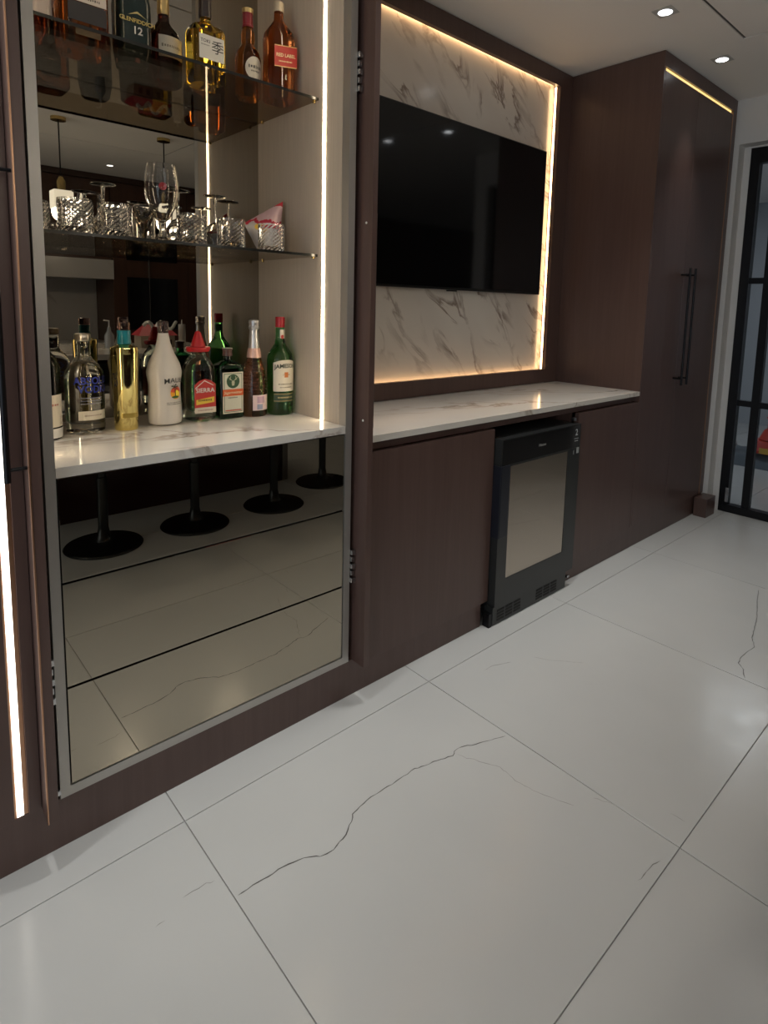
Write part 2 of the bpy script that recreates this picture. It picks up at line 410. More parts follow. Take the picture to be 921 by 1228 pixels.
# ------------------------------------------------------------------ bar cabinet
XL, XR = 0.401, 1.268          # outer frame
bar = thing('bar_cabinet', 'open drinks cabinet with smoked mirror drawers and a pale lit interior', 'cabinet', (0.83, 0.3, 0.0))
zt = 2.60
bm = box(XL, XL+0.022, 0.0, 0.035, 0.132, zt); box(XR-0.025, XR, 0.0, 0.035, 0.132, zt, bm=bm)
box(XL+0.022, XR-0.025, 0.0, 0.035, 0.132, 0.155, bm=bm); box(XL+0.022, XR-0.025, 0.0, 0.035, zt-0.022, zt, bm=bm)
link('face_frame', bm, FRAME, bar)
B('side_panel', LINER, bar, XR-0.025, XR-0.002, 0.036, 0.565, 0.132, zt)
B('side_panel', LINER, bar, XL+0.002, XL+0.022, 0.036, 0.565, 0.132, zt)
B('top_panel', LINER, bar, XL+0.023, XR-0.026, 0.036, 0.56, zt-0.022, zt)
B('back_mirror', MIRRORB, bar, XL+0.0225, XR-0.0255, 0.544, 0.552, 0.948, zt-0.023)
B('drawer_box', GAP, bar, XL+0.0225, XR-0.0255, 0.012, 0.54, 0.156, 0.919)
for z0, z1 in ((0.1585, 0.4045), (0.4095, 0.6655), (0.6705, 0.9185)):
    d = B('drawer', MIRROR, bar, XL+0.026, XR-0.0285, 0.002, 0.0115, z0, z1, 0.0008)
lx = XR-0.0255
B('led_strip', LEDBAR, bar, lx-0.0015, lx, 0.124, 0.136, 0.9475, zt-0.024)
B('led_strip', LEDBAR, bar, XL+0.0222, XL+0.0237, 0.124, 0.136, 0.9475, zt-0.024)
# pocket doors pushed back, their front edges still standing proud
def bolt(parent, x, y, z, nx):
    bm = lathe([(0, 0), (0.004, 0), (0.0035, 0.0015), (0, 0.0018)], n=12)
    bmesh.ops.rotate(bm, verts=bm.verts, cent=(0, 0, 0), matrix=Matrix.Rotation(nx*PI/2, 3, 'Y'))
    bmesh.ops.translate(bm, verts=bm.verts, vec=(x, y, z))
    return link('bolt', bm, ink((0.8, 0.78, 0.72), 0.3), parent)
for side, x0, x1 in ((-1, 0.362, 0.384), (1, 1.286, 1.307)):
    d = B('pocket_door', WOOD, bar, x0, x1, -0.060, 0.50, 0.130, zt+0.02, 0.0008)
    face = x0 if side < 0 else x1; back = x1 if side < 0 else x0
    hx = face+side*(0.036 if side < 0 else 0.0125)
    link('handle', tube([(hx, -0.036, 0.938), (hx, -0.036, 1.612)], 0.0065, 12), BLACKM, d, smooth=True)
    for z in (0.965, 1.580):
        link('handle_post', tube([(hx, -0.036, z), (face, -0.036, z)], 0.004, 8), BLACKM, d, smooth=True)
        bolt(d, back, -0.034, z, -side*1)
    if side < 0: B('bronze_edge', BRONZE, d, x0-0.0012, x0+0.0015, -0.0615, -0.052, 0.131, zt+0.02)['label'] = 'copper coloured edge strip'
    # concealed concertina hinges in the pocket gap
    gx0, gx1 = (0.386, 0.4005) if side < 0 else (1.2685, 1.2845)
    for zc in ((0.44, 2.0) if side < 0 else (0.47, 2.02)):
        hb = bmesh.new()
        for k in range(5):
            box(gx0+0.001*(k % 2), gx1-0.001-0.002*(k % 2), -0.010+0.004*(k % 2), 0.008, zc-0.055+k*0.024, zc-0.055+k*0.024+0.016, 0.0012, bm=hb)
        h = link('hinge', hb, STEEL, d)
B('bottom_guide', STEEL, bar, 0.3865, 0.4005, -0.010, 0.01, 0.150, 0.162, 0.001)
B('pocket_liner', GAP, bar, 0.3845, 0.4008, 0.030, 0.50, 0.13, zt)
B('pocket_liner', GAP, bar, 1.2685, 1.2855, 0.030, 0.50, 0.13, zt)
B('end_stile', WOOD, bar, 1.3085, 1.346, 0.0, 0.55, 0.1305, H-0.004)
B('top_fascia', WOOD, bar, 0.385, 1.286, 0.0, 0.02, zt+0.021, H-0.004)

wt = tag(B('worktop', TOPMARBLE, None, XL+0.0225, XR-0.0255, 0.0, 0.543, 0.921, 0.946, 0.0008), 'pale brown-veined stone worktop under the row of bottles in the drinks cabinet', 'worktop')

# left neighbour of the bar: tall flush panel with a vertical LED channel
lc = thing('tall_cabinet', 'dark brown tall cabinet at far left edge with a glowing vertical light strip', 'cabinet', (-0.1, 0.3, 0.0))
B('side_panel', WOOD, lc, 0.336, 0.3605, 0.0, 0.55, 0.1305, H-0.004)
bm = box(-0.55, 0.307, 0.0, 0.02, 0.1305, H-0.004, 0.0008); link('door', bm, WOOD, lc)
B('carcass', WOOD, lc, -0.55, 0.3065, 0.031, 0.55, 0.1305, H-0.004)
B('led_strip', LEDLEFT, lc, 0.3125, 0.3260, 0.004, 0.008, 0.1345, 2.55)
B('led_channel', BRONZE, lc, 0.3075, 0.3355, 0.0085, 0.02, 0.1310, 2.56)

# smoked glass shelves
def shelf(ztop, label):
    s = thing('glass_shelf', label, 'shelf', (0.83, 0.35, ztop-0.008), 'smoked glass shelves in the drinks cabinet')
    B('glass_plate', SMOKE, s, XL+0.025, XR-0.028, 0.160, 0.541, ztop-0.008, ztop, 0.0006)
    B('front_edge', pm('shelf_edge', (0.012, 0.012, 0.010), 0.15), s, XL+0.025, XR-0.028, 0.1585, 0.1598, ztop-0.008, ztop)
    for x in (XL+0.031, XR-0.034):
        for y in (0.175, 0.50):
            link('shelf_pin', lathe([(0, -0.014), (0.005, -0.014), (0.005, -0.0085), (0.0065, -0.0083), (0, -0.0083)], (x, y, ztop), 12), BRASS, s, smooth=True)
shelf(1.490, 'smoked glass shelf holding the row of tumblers')
shelf(1.975, 'upper smoked glass shelf holding whisky bottles')

# ------------------------------------------------------------------ television alcove
al = thing('media_wall', 'marble and dark wood alcove panel glowing behind the television', 'wall panel', (2.3, 0.58, 0.9))
ax0, ax1, az0, az1 = 1.42, 3.135, 0.981, 2.58
bm = box(1.347, ax0, 0.535, 0.56, 0.902, H-0.004); link('stile', bm, WOOD, al)
link('stile', box(ax1, 3.2535, 0.535, 0.56, 0.902, H-0.004), WOOD, al)
link('rail', box(ax0, ax1, 0.535, 0.56, 0.902, az0), WOOD, al)
link('rail', box(ax0, ax1, 0.535, 0.56, az1, H-0.004), WOOD, al)
B('marble_panel', WALLMARBLE, al, ax0-0.05, ax1+0.05, 0.5855, 0.600, az0-0.06, az1+0.06)
s = 0.004
for a in ((ax1-0.001, ax1+0.008, 0.562, 0.572, az0, az1), (ax0-0.008, ax0+0.001, 0.562, 0.572, az0, az1), (ax0, ax1, 0.564, 0.580, az0-0.030, az0-0.022), (ax0, ax1, 0.564, 0.580, az1+0.022, az1+0.030)):
    B('led_strip', LEDTV, al, *a)
bm = box(ax1+0.009, ax1+0.05, 0.5605, 0.585, az0-0.05, az1+0.05); link('channel', bm, WOOD, al)
bm = box(ax0-0.05, ax0-0.009, 0.5605, 0.585, az0-0.05, az1+0.05); link('channel', bm, WOOD, al)
bm = box(ax0-0.0085, ax1+0.0085, 0.5605, 0.585, az0-0.05, az0-0.0305); link('channel', bm, WOOD, al)
bm = box(ax0-0.0085, ax1+0.0085, 0.5605, 0.585, az1+0.0305, az1+0.05); link('channel', bm, WOOD, al)

tv = thing('television', 'large black flat television on the backlit marble wall', 'television', (2.32, 0.57, 1.42))
tx0, tx1, tz0, tz1 = 1.585, 3.027, 1.415, 2.206
bm = box(tx0, tx1, 0.529, 0.560, tz0, tz1, 0.002); link('casing', bm, TVF, tv)
B('screen', TVB, tv, tx0+0.006, tx1-0.006, 0.5275, 0.5288, tz0+0.012, tz1-0.006)
B('wall_bracket', BLACKM, tv, 2.1, 2.55, 0.5605, 0.585, 1.65, 1.95)
B('sensor', TVF, tv, 2.27, 2.33, 0.533, 0.55, tz0-0.007, tz0-0.0002, 0.001)

# countertop, base units
ct = tag(B('countertop', TOPMARBLE, None, 1.347, 3.2535, -0.001, 0.5345, 0.877, 0.900, 0.0008), 'long pale stone countertop below the television', 'worktop')
def base_unit(x0, x1, side, label, zb):
    u = thing('base_cabinet', label, 'cabinet', ((x0+x1)/2, 0.3, 0.108))
    bm = box(x0, x0+0.018, 0.046, 0.55, 0.13, 0.876); box(x1-0.018, x1, 0.046, 0.55, 0.13, 0.876, bm=bm)
    box(x0+0.018, x1-0.018, 0.0225, 0.55, 0.13, 0.148, bm=bm); box(x0+0.018, x1-0.018, 0.53, 0.55, 0.148, 0.876, bm=bm)
    link('carcass', bm, WOOD, u)
    B('door', WOOD, u, x0+0.002, x1-0.002, 0.0, 0.021, zb, 0.843, 0.0008)
    return u
base_unit(1.3475, 2.007, 0, 'dark brown base cabinet between the drinks cabinet and the fridge', 0.104)
base_unit(2.640, 3.2535, 0, 'dark brown base cabinet between the fridge and the tall unit', 0.104)
rail = tag(B('finger_rail', WOOD, None, 1.347, 3.2535, 0.024, 0.045, 0.846, 0.8765), 'dark brown recessed grip rail running under the countertop', 'trim')

# ------------------------------------------------------------------ wine fridge
fr = thing('wine_fridge', 'black undercounter drinks fridge with smoky glass door', 'fridge', (2.29, 0.25, 0.0))
FY = -0.033
B('body', FRIDGE, fr, 2.030, 2.600, 0.012, 0.52, 0.045, 0.803, 0.003)
bm = box(2.012, 2.612, FY, 0.004, 0.085, 0.195); box(2.012, 2.612, FY, 0.004, 0.684, 0.802, bm=bm)
box(2.012, 2.078, FY, 0.004, 0.195, 0.684, bm=bm); box(2.512, 2.612, FY, 0.004, 0.195, 0.684, bm=bm)
bmesh.ops.remove_doubles(bm, verts=bm.verts, dist=1e-5)
dr = link('door', bm, FRIDGE, fr)
B('door_glass', FRIDGEG, dr, 2.0785, 2.5115, FY+0.002, FY+0.010, 0.1955, 0.6835)
B('black_band', OVEN, dr, 2.020, 2.604, FY-0.002, FY-0.0003, 0.694, 0.798, 0.0006)
bm = box(2.0065, 2.0118, FY-0.004, 0.002, 0.386, 0.692, 0.002); box(2.012, 2.066, FY-0.006, FY-0.0003, 0.386, 0.692, 0.002, bm=bm)
link('grip', bm, pm('navy_black_grip', (0.010, 0.012, 0.020), 0.3), dr)
kick = bmesh.new(); zf = (0.004, 0.0825)
box(2.006, 2.560, FY+0.003, 0.011, 0.004, 0.0825, bm=kick)
kk = link('kick_panel', kick, FRIDGE, fr)
for xs in (2.035, 2.318):
    for c in range(3):
        sb = bmesh.new()
        for r_ in range(4):
            x = xs+c*0.058; z = 0.017+r_*0.0135
            box(x, x+0.048, FY+0.0015, FY+0.0028, z, z+0.008, bm=sb)
        link('vent_slot', sb, GAP, kk)
B('foot', BLACKM, fr, 1.985, 2.0055, -0.028, 0.0065, 0.0, 0.06, 0.001)
B('foot', STEEL, fr, 2.576, 2.594, -0.03, -0.012, 0.045, 0.055, 0.001)
B('top_catch', STEEL, fr, 2.585, 2.603, -0.012, 0.006, 0.812, 0.828, 0.001)
bm = text_mesh('Hisense', 0.017); wrap(bm, (2.297, 0, 0.745), 0.1, 0, flat=-(FY-0.0023)); link('lettering', bm, ink((0.35, 0.35, 0.34)), dr)
bm = text_mesh('2', 0.042); wrap(bm, (2.572, 0, 0.765), 0.1, 0, flat=-(FY-0.0024)); link('lettering', bm, ink((0.5, 0.52, 0.52)), dr)
for z, wd in ((0.735, 0.036), (0.724, 0.030)): B('print_line', ink((0.40, 0.42, 0.42)), dr, 2.572-wd/2, 2.572+wd/2, FY-0.0026, FY-0.0022, z, z+0.003)
B('print_mark', ink((0.34, 0.36, 0.36)), dr, 2.578, 2.600, FY-0.0026, FY-0.0022, 0.664, 0.692)
B('print_mark', ink((0.22, 0.23, 0.23)), dr, 2.550, 2.560, FY-0.0026, FY-0.0022, 0.662, 0.682)

# ------------------------------------------------------------------ tall unit at the right
tu = thing('tall_cabinet', 'tall dark brown double-door cabinet at the right with two long black handles', 'cabinet', (3.77, 0.3, 0.0))
B('side_panel', WOOD, tu, 3.2545, 3.274, 0.0, 0.62, 0.129, H-0.004, 0.0006)
B('side_panel', WOOD, tu, 4.232, 4.289, 0.0, 0.62, 0.129, H-0.004, 0.0006)
B('carcass', WOOD, tu, 3.2745, 4.2315, 0.024, 0.62, 0.129, H-0.004)
B('top_rail', WOOD, tu, 3.2745, 4.2315, 0.0, 0.0235, 2.588, H-0.004)
B('led_strip', LEDTALL, tu, 3.2755, 4.222, 0.010, 0.0235, 2.572, 2.5872)
seam = 3.700
for x0, x1, hx in ((3.2755, seam-0.0015, 3.664), (seam+0.0015, 4.2185, 3.738)):
    d = B('door', WOOD, tu, x0, x1, 0.0, 0.0235, 0.131, 2.5675, 0.0008)
    link('handle', tube([(hx, -0.050, 0.912), (hx, -0.050, 1.590)], 0.0065, 12), BLACKM, d, smooth=True)
    for z in (0.950, 1.553): link('handle_post', tube([(hx, -0.050, z), (hx, 0.0, z)], 0.0055, 8), BLACKM, d, smooth=True)
B('bronze_edge', BRONZE, tu, 4.2195, 4.2315, -0.0015, 0.0235, 0.131, 2.57)['label'] = 'thin copper coloured edge strip'

# ------------------------------------------------------------------ downlights
def downlight(x, y, label, group, e=14):
    d = thing('downlight', label, 'light', (x, y, H), group)
    link('trim_plate', box(x-0.045, x+0.045, y-0.045, y+0.045, H-0.002, H-0.0002, 0.0006), pm('trim_white', (0.55, 0.54, 0.52), 0.5), d) if not DL else None
    link('bezel', lathe([(0.030, -0.004), (0.036, -0.004), (0.037, -0.002), (0.030, -0.002)], (x, y, H), 28, ring=True), pm('bezel_white', (0.7, 0.7, 0.7), 0.4), d, smooth=True)
    link('lens', lathe([(0, -0.0035), (0.0295, -0.0035), (0.0295, -0.002), (0, -0.002)], (x, y, H), 24), DOWN, d)
    return d
DL = []
FRONT = [(3.575, -0.157, 'recessed downlight above the far end of the tall unit, second from the right wall'), (2.872, -0.166, 'recessed downlight above the countertop, beside the tall unit corner')]
first = downlight(FRONT[1][0], FRONT[1][1], FRONT[1][2], 'recessed ceiling downlights')
DL.append(first)
place_copy(first, (3.575, -0.157, H), 'recessed downlight in front of the tall double-door cabinet')
more = [(2.17, -0.16, 'recessed downlight above the television section, third from the tall unit'), (1.47, -0.16, 'recessed downlight above the wood stile beside the drinks cabinet'),
        (0.77, -0.16, 'recessed downlight directly above the drinks cabinet drawers'), (0.06, -0.16, 'recessed downlight above the far left tall cabinet'),
        (3.447, -1.312, 'recessed downlight reflected in the television, over the walkway'), (2.177, -4.1, 'small bright downlight by the rear cornice, seen in the cabinet mirror'),
        (3.583, -0.768, 'recessed downlight reflected in the television, the nearer of the two reflected'),
        (3.3, -4.1, 'recessed downlight over the rear worktop near the glass door end'), (1.05, -4.1, 'recessed downlight in front of the marble hood'),
        (0.2, -1.6, 'recessed downlight above the open floor by the camera'), (-1.2, -1.6, 'recessed downlight above the open floor near the window'), (-1.2, -4.1, 'recessed downlight in the rear corner near the window')]
for x, y, lab in more: place_copy(first, (x, y, H), lab)
for x, y in [(2.872, -0.166), (3.575, -0.157)]+[m_[:2] for m_ in more]:
    near = abs(y+0.16) < 0.02
    lamp('downlight_beam', 'SPOT', (x, y, H-0.006), 24 if near and x > 3 else 49 if near else (14 if x > 5 else 9 if x > 3 and y > -2 else 3.5 if y > -2 else 12), (0.99, 0.99, 0.96), (0, 0, 0), spot_size=math.radians(58 if near else 100), spot_blend=1.0, shadow_soft_size=0.03)

# ------------------------------------------------------------------ kitchen seen in the mirrors
isl = thing('kitchen_island', 'glossy dark red kitchen island with pale top behind the bar stools', 'island', (1.0, -2.7, 0.0))
B('body', ISLAND, isl, -0.7, 2.44, -3.10, -2.34, 0.0, 0.889, 0.002)
B('island_top', TOPMARBLE, isl, -0.75, 2.52, -3.15, -2.02, 0.890, 0.930, 0.001)
B('end_leg', pm('island_leg', (0.35, 0.34, 0.33), 0.3, 0.8), isl, 2.445, 2.49, -2.42, -2.34, 0.0, 0.889, 0.002)
st = thing('bar_stool', 'black bar stool with round trumpet base at the island, nearest the left', 'bar stool', (1.05, -1.875, 0.0), 'bar stools at the island')
c = (1.05, -1.875, 0.0)
link('base', lathe([(0, 0), (0.195, 0), (0.197, 0.004), (0.19, 0.012), (0.11, 0.022), (0.05, 0.034), (0.034, 0.055), (0.027, 0.10), (0, 0.10)], c, 48), STOOLB, st, smooth=True)
link('column', lathe([(0, 0.095), (0.026, 0.095), (0.026, 0.38), (0.018, 0.385), (0.018, 0.64), (0.05, 0.645), (0, 0.65)], c, 20), STOOLB, st, smooth=True)
link('seat', lathe([(0, 0.645), (0.17, 0.65), (0.195, 0.67), (0.195, 0.70), (0.17, 0.72), (0, 0.715)], c, 36, power=3.2), pm('black_leatherette', (0.02, 0.018, 0.017), 0.5), st, smooth=True)
bmk = bmesh.new(); g2 = []
for i in range(13):
    a = -PI*0.35+PI*0.70*i/12; g2.append((c[0]+0.20*math.sin(a), c[1]+0.20*math.cos(a)))
for k, (z0, z1) in enumerate(((0.70, 0.86),)):
    for i in range(12):
        (xa, ya), (xb, yb) = g2[i], g2[i+1]
        q = [bmk.verts.new((x, y, z)) for x, y, z in ((xa, ya, z0), (xb, yb, z0), (xb, yb, z1), (xa, ya, z1))]; bmk.faces.new(q)
bmesh.ops.remove_doubles(bmk, verts=bmk.verts, dist=1e-4)
ext = bmesh.ops.solidify(bmk, geom=bmk.faces[:], thickness=0.018)
link('backrest', bmk, MATS['black_leatherette'], st, smooth=True)
st.rotation_euler.z = PI; 
for x, y, lab in ((1.56, -1.875, 'black bar stool with round trumpet base, second from the left at the island'),
                  (2.11, -1.90, 'black bar stool with round trumpet base, third from the left at the island'),
                  (2.66, -2.13, 'black bar stool with round trumpet base at the right end of the island')):
    place_copy(st, (x, y, 0), lab, None, PI)
tag(link('power_cable', tube([(2.62+0.16*math.cos(a), -2.46+0.03*math.sin(2*a), 0.30+0.05*math.sin(a)) for a in [2*PI*k/22 for k in range(5, 19)]]+[(2.50, -2.5, 0.36), (2.462, -2.52, 0.5), (2.460, -2.52, 0.7)], 0.005, 8), BLACKM, smooth=True), 'looped black power cable hanging at the right end of the island', 'cable')

pn = thing('pendant_lamp', 'glowing glass cube pendant lamp with brass cap, seen left in the cabinet mirror', 'lamp', (1.374, -2.66, 1.996), 'cube pendants over the island')
c = (1.374, -2.66, 0)
link('glass_cube', box(c[0]-0.068, c[0]+0.068, c[1]-0.068, c[1]+0.068, 1.996, 2.130, 0.008), PEND, pn)
link('cap', lathe([(0, 2.131), (0.030, 2.131), (0.030, 2.20), (0.022, 2.215), (0.012, 2.235), (0, 2.235)], c, 24), BRASS, pn, smooth=True)
link('rod', tube([(c[0], c[1], 2.234), (c[0], c[1], H-0.024)], 0.005, 8), BLACKM, pn, smooth=True)
link('canopy', lathe([(0, H-0.025), (0.052, H-0.025), (0.052, H-0.001), (0, H-0.001)], c, 28), BRASS, pn, smooth=True)
place_copy(pn, (2.158, -2.66, 1.996), 'glowing glass cube pendant lamp with brass cap, behind the tall stemmed glass in the mirror')
for x in (0.59, -0.19): place_copy(pn, (x, -2.66, 1.996), 'glowing glass cube pendant lamp, '+('third' if x > 0 else 'fourth')+' along the island towards the window')
for x in (1.374, 2.158, 0.59, -0.19): lamp('pendant_bulb', 'POINT', (x, -2.66, 1.97), 8, (1.0, 0.90, 0.74), shadow_soft_size=0.07)

rk = thing('kitchen_units', 'run of dark brown rear kitchen units with black oven doors, seen in the mirror', 'cabinet', (1.2, -5.0, 0.0))
YF = -4.66
B('tall_housing', WOODR, rk, 2.345, 8.45, Y0+0.01, YF, 0.0, 2.60, 0.001)
B('wall_unit', WOODR, rk, -1.2, 2.335, Y0+0.01, YF-0.02, 1.755, 2.60, 0.001)
B('cornice', wood('cornice_veneer', (0.035, 0.018, 0.013), (0.05, 0.026, 0.018)), rk, -1.2, 8.45, Y0+0.01, YF+0.03, 2.605, H-0.002, 0.001)
B('base_run', WOODR, rk, -1.2, 2.335, Y0+0.01, YF, 0.0, 0.80)
B('rear_worktop', TOPMARBLE, rk, -1.2, 2.34, Y0+0.01, YF+0.02, 0.805, 0.835, 0.001)
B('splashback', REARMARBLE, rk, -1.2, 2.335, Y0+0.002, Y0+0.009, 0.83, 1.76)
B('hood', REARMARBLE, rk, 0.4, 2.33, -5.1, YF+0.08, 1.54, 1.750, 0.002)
for x0, x1 in ((2.490, 2.728), (2.736, 3.065)):
    B('oven_door', OVEN, rk, x0, x1, YF+0.002, YF+0.02, 0.98, 1.575, 0.002)
    B('upper_oven_door', OVEN, rk, x0, x1, YF+0.002, YF+0.02, 1.765, 2.15, 0.002)
B('handle', STEEL, rk, 2.729, 2.735, YF+0.004, YF+0.03, 1.0, 1.95)
for x in (3.2, 3.75, 4.3, 4.85, 5.4, 5.95, 6.5, 7.05, 7.6): B('door_gap', GAP, rk, x-0.0015, x+0.0015, YF+0.0002, YF+0.001, 0.12, 2.58)
# things on the island
def simple(name, bm, mat, label, cat, smooth=True): return tag(link(name, bm, mat, None, smooth=smooth), label, cat)
ho = thing('toy_house', 'small cream advent house with red roof on the island, between the bottles in the mirror', 'decoration', (2.02, -2.6, 0.9305))
B('walls', ink((0.42, 0.36, 0.28)), ho, 1.88, 2.16, -2.68, -2.52, 0.9305, 1.03, 0.002)
rb = bmesh.new(); v = [rb.verts.new(p) for p in ((1.86, -2.70, 1.031), (2.18, -2.70, 1.031), (2.18, -2.50, 1.031), (1.86, -2.50, 1.031), (1.93, -2.60, 1.12), (2.11, -2.60, 1.12))]
for f in ((3, 2, 1, 0), (0, 1, 5, 4), (2, 3, 4, 5), (1, 2, 5), (3, 0, 4)): rb.faces.new([v[i] for i in f])
link('roof', rb, ink((0.40, 0.03, 0.04)), ho)
for x in (1.93, 1.99, 2.07, 2.12): B('window', ink((0.03, 0.02, 0.02)), ho, x-0.013, x+0.013, -2.519, -2.516, 0.955, 0.995)
simple('gift_bow', tube([(1.86+0.26*t, -2.40+0.03*math.sin(9*t), 1.15+0.03*math.sin(14*t)) for t in [k/16 for k in range(17)]], 0.014, 8), ink((0.6, 0.58, 0.54)), 'crumpled white ribbon draped above the red roofed house, in the mirror', 'ribbon')
bpy.data.objects['gift_bow'].location.z -= 0.03
simple('pillar_candle', lathe([(0, 0), (0.03, 0), (0.03, 0.19), (0.006, 0.192), (0.004, 0.23), (0, 0.23)], (2.265, -2.62, 0.9305), 20), ink((0.62, 0.60, 0.56)), 'tall white pillar candle on the island, in the mirror', 'candle')
simple('water_bottle', lathe([(0, 0), (0.045, 0), (0.045, 0.22), (0.02, 0.26), (0.02, 0.31), (0, 0.31)], (2.36, -2.45, 0.9305), 24), STOOLB, 'slim black bottle on the island beside the white candle, in the mirror', 'bottle')
sp = thing('soap_dispenser', 'small grey pump bottle on the island, left of the gold bottle in the mirror', 'dispenser', (1.66, -2.6, 0.9305))
link('body', lathe([(0, 0), (0.035, 0), (0.037, 0.10), (0.015, 0.14), (0.012, 0.17), (0, 0.17)], (1.66, -2.6, 0.9305), 24), ink((0.35, 0.36, 0.38), 0.2), sp, smooth=True)
link('pump', tube([(1.66, -2.6, 1.10), (1.66, -2.6, 1.15), (1.62, -2.6, 1.155)], 0.006, 8), ink((0.6, 0.6, 0.6), 0.3), sp, smooth=True)

# toys behind the glass door
ty = thing('toy_tower', 'red plastic toy tower on the grey mat behind the glass door', 'toy', (6.05, 0.10, 0.125))
RED = ink((0.50, 0.035, 0.02), 0.35)
link('base', lathe([(0, 0.125), (0.14, 0.125), (0.15, 0.15), (0.12, 0.23), (0, 0.24)], (6.05, 0.10, 0), 20, power=4), RED, ty, smooth=True)
link('tower', lathe([(0, 0.24), (0.10, 0.24), (0.065, 0.32), (0.042, 0.34), (0.042, 0.42), (0.055, 0.43), (0.035, 0.47), (0, 0.48)], (6.05, 0.09, 0), 16), RED, ty, smooth=True)
dl = link('dial', lathe([(0.03, -0.01), (0.05, -0.01), (0.05, 0.01), (0.03, 0.01)], (0, 0, 0), 20, ring=True), ink((0.6, 0.6, 0.62)), ty, origin=(0, 0, 0))
dl.location = Vector((5.95, 0.04, 0.37))-WLOC[ty.name]; dl.rotation_euler.y = PI/2
B('yellow_door', ink((0.6, 0.35, 0.04)), ty, 5.895, 5.9, 0.06, 0.14, 0.13, 0.18, 0.002)
mt = bmesh.new(); rnd = random.Random(3)
bmesh.ops.create_grid(mt, x_segments=22, y_segments=22, size=0.5)
top = [v for v in mt.verts]
for v in top:
    e = max(abs(v.co.x), abs(v.co.y)); v.co.z = 0.002+(0.095*(1-(e/0.5)**6)+0.015*math.sin(v.co.x*23)*math.cos(v.co.y*17)) if e < 0.49 else 0.001
    v.co.x = v.co.x*0.55+6.12; v.co.y = v.co.y*1.3+0.05
tag(link('play_mat', mt, pm('grey_mat', (0.09, 0.11, 0.13), 0.8), smooth=True), 'rumpled dark grey play mat heap on the floor behind the glass door', 'mat')
tag(link('plush_toy', lathe([(0, 0.0), (0.06, 0.02), (0.075, 0.07), (0.05, 0.12), (0, 0.135)], (5.98, 0.42, 0.10), 18), ink((0.42, 0.42, 0.42), 0.9), smooth=True), 'small pale grey plush toy on the mat behind the glass door', 'toy')

# ------------------------------------------------------------------ bottles
def dashes(w_, h_, seed=1):
    """a row of strokes standing for print too small to read"""
    rnd_ = random.Random(seed); bm = bmesh.new(); x = -w_/2
    while x < w_/2-h_*0.3:
        k = h_*rnd_.uniform(0.25, 0.6); t_ = rnd_.uniform(0.6, 1.0)*h_
        merge(bm, poly([(x, -t_/2), (min(x+k, w_/2), -t_/2), (min(x+k, w_/2), t_/2), (x, t_/2)])); x += k+h_*0.28
    return bm
LAB = ink((0.68, 0.63, 0.52), 0.55)
WHITE = ink((0.75, 0.74, 0.70), 0.5)
def lbl(name, bm, mat, parent, c, r, zc, **kw):
    o = link(name, wrap(bm, c, r, zc, **kw), mat, parent); return o
def bottle(label, c, group=None):
    return thing('bottle', label, 'bottle', c, group)
WT = 0.9465
# 1 dark bottle partly behind the frame
c = (0.474, 0.345, WT); b_ = bottle('dark glass bottle with tall cream label, furthest left on the worktop', c)
link('glass_body', lathe([(0, 0), (0.044, 0), (0.0468, 0.005), (0.0468, 0.190), (0.043, 0.212), (0.028, 0.232), (0.0145, 0.25), (0.0145, 0.280), (0, 0.280)], c), glassy('dark_olive_glass', (0.10, 0.13, 0.07), 1.4), b_, smooth=True)
lbl('front_label', patch(0.09, 0.088), LAB, b_, c, 0.0473, 0.078, ang=0.25)
lbl('lower_label', patch(0.09, 0.026), WHITE, b_, c, 0.0473, 0.017, ang=0.25)
link('cap', lathe([(0, 0.2805), (0.0165, 0.2805), (0.0165, 0.318), (0, 0.318)], c, 24), STOOLB, b_, smooth=True)
bm = dashes(0.024, 0.006, 2); lbl('printed_line', bm, ink((0.35, 0.06, 0.04)), b_, c, 0.0476, 0.095, ang=0.55)
# 2 clear vodka
c = (0.588, 0.372, WT); b_ = bottle('clear vodka bottle with bold blue lettering and silver cap', c)
link('glass_body', lathe([(0, 0.003), (0.040, 0), (0.050, 0.006), (0.0515, 0.02), (0.0515, 0.155), (0.049, 0.175), (0.039, 0.195), (0.026, 0.208), (0.0195, 0.218), (0.0190, 0.262), (0, 0.262)], c, 48), glassy('vodka_glass', (0.93, 0.95, 0.93), 1.36), b_, smooth=True)
link('cap', lathe([(0, 0.2625), (0.020, 0.2625), (0.0208, 0.264), (0.0208, 0.280), (0.019, 0.2825), (0, 0.2825)], c, 32), pm('cap_silver', (0.55, 0.50, 0.42), 0.3, 0.9), b_, smooth=True)
BLUE = ink((0.012, 0.03, 0.30), 0.4)
for s_, z in (('ABSOLUT', 0.1515), ('VODKA', 0.1275)):
    bm = text_mesh(s_, 0.0285, 0.022)
    for v in bm.verts: v.co.x *= 0.95
    lbl('lettering', bm, BLUE, b_, c, 0.0521, z, ang=0.33)
for z in (0.104, 0.096, 0.088): lbl('printed_line', dashes(0.062, 0.0035, int(z*1000)), ink((0.15, 0.16, 0.25)), b_, c, 0.0521, z, ang=0.1)
lbl('front_label', patch(0.082, 0.026), LAB, b_, c, 0.0522, 0.054, ang=0.18)
lbl('printed_line', dashes(0.05, 0.004, 5), ink((0.30, 0.20, 0.15)), b_, c, 0.0525, 0.054, ang=0.18)
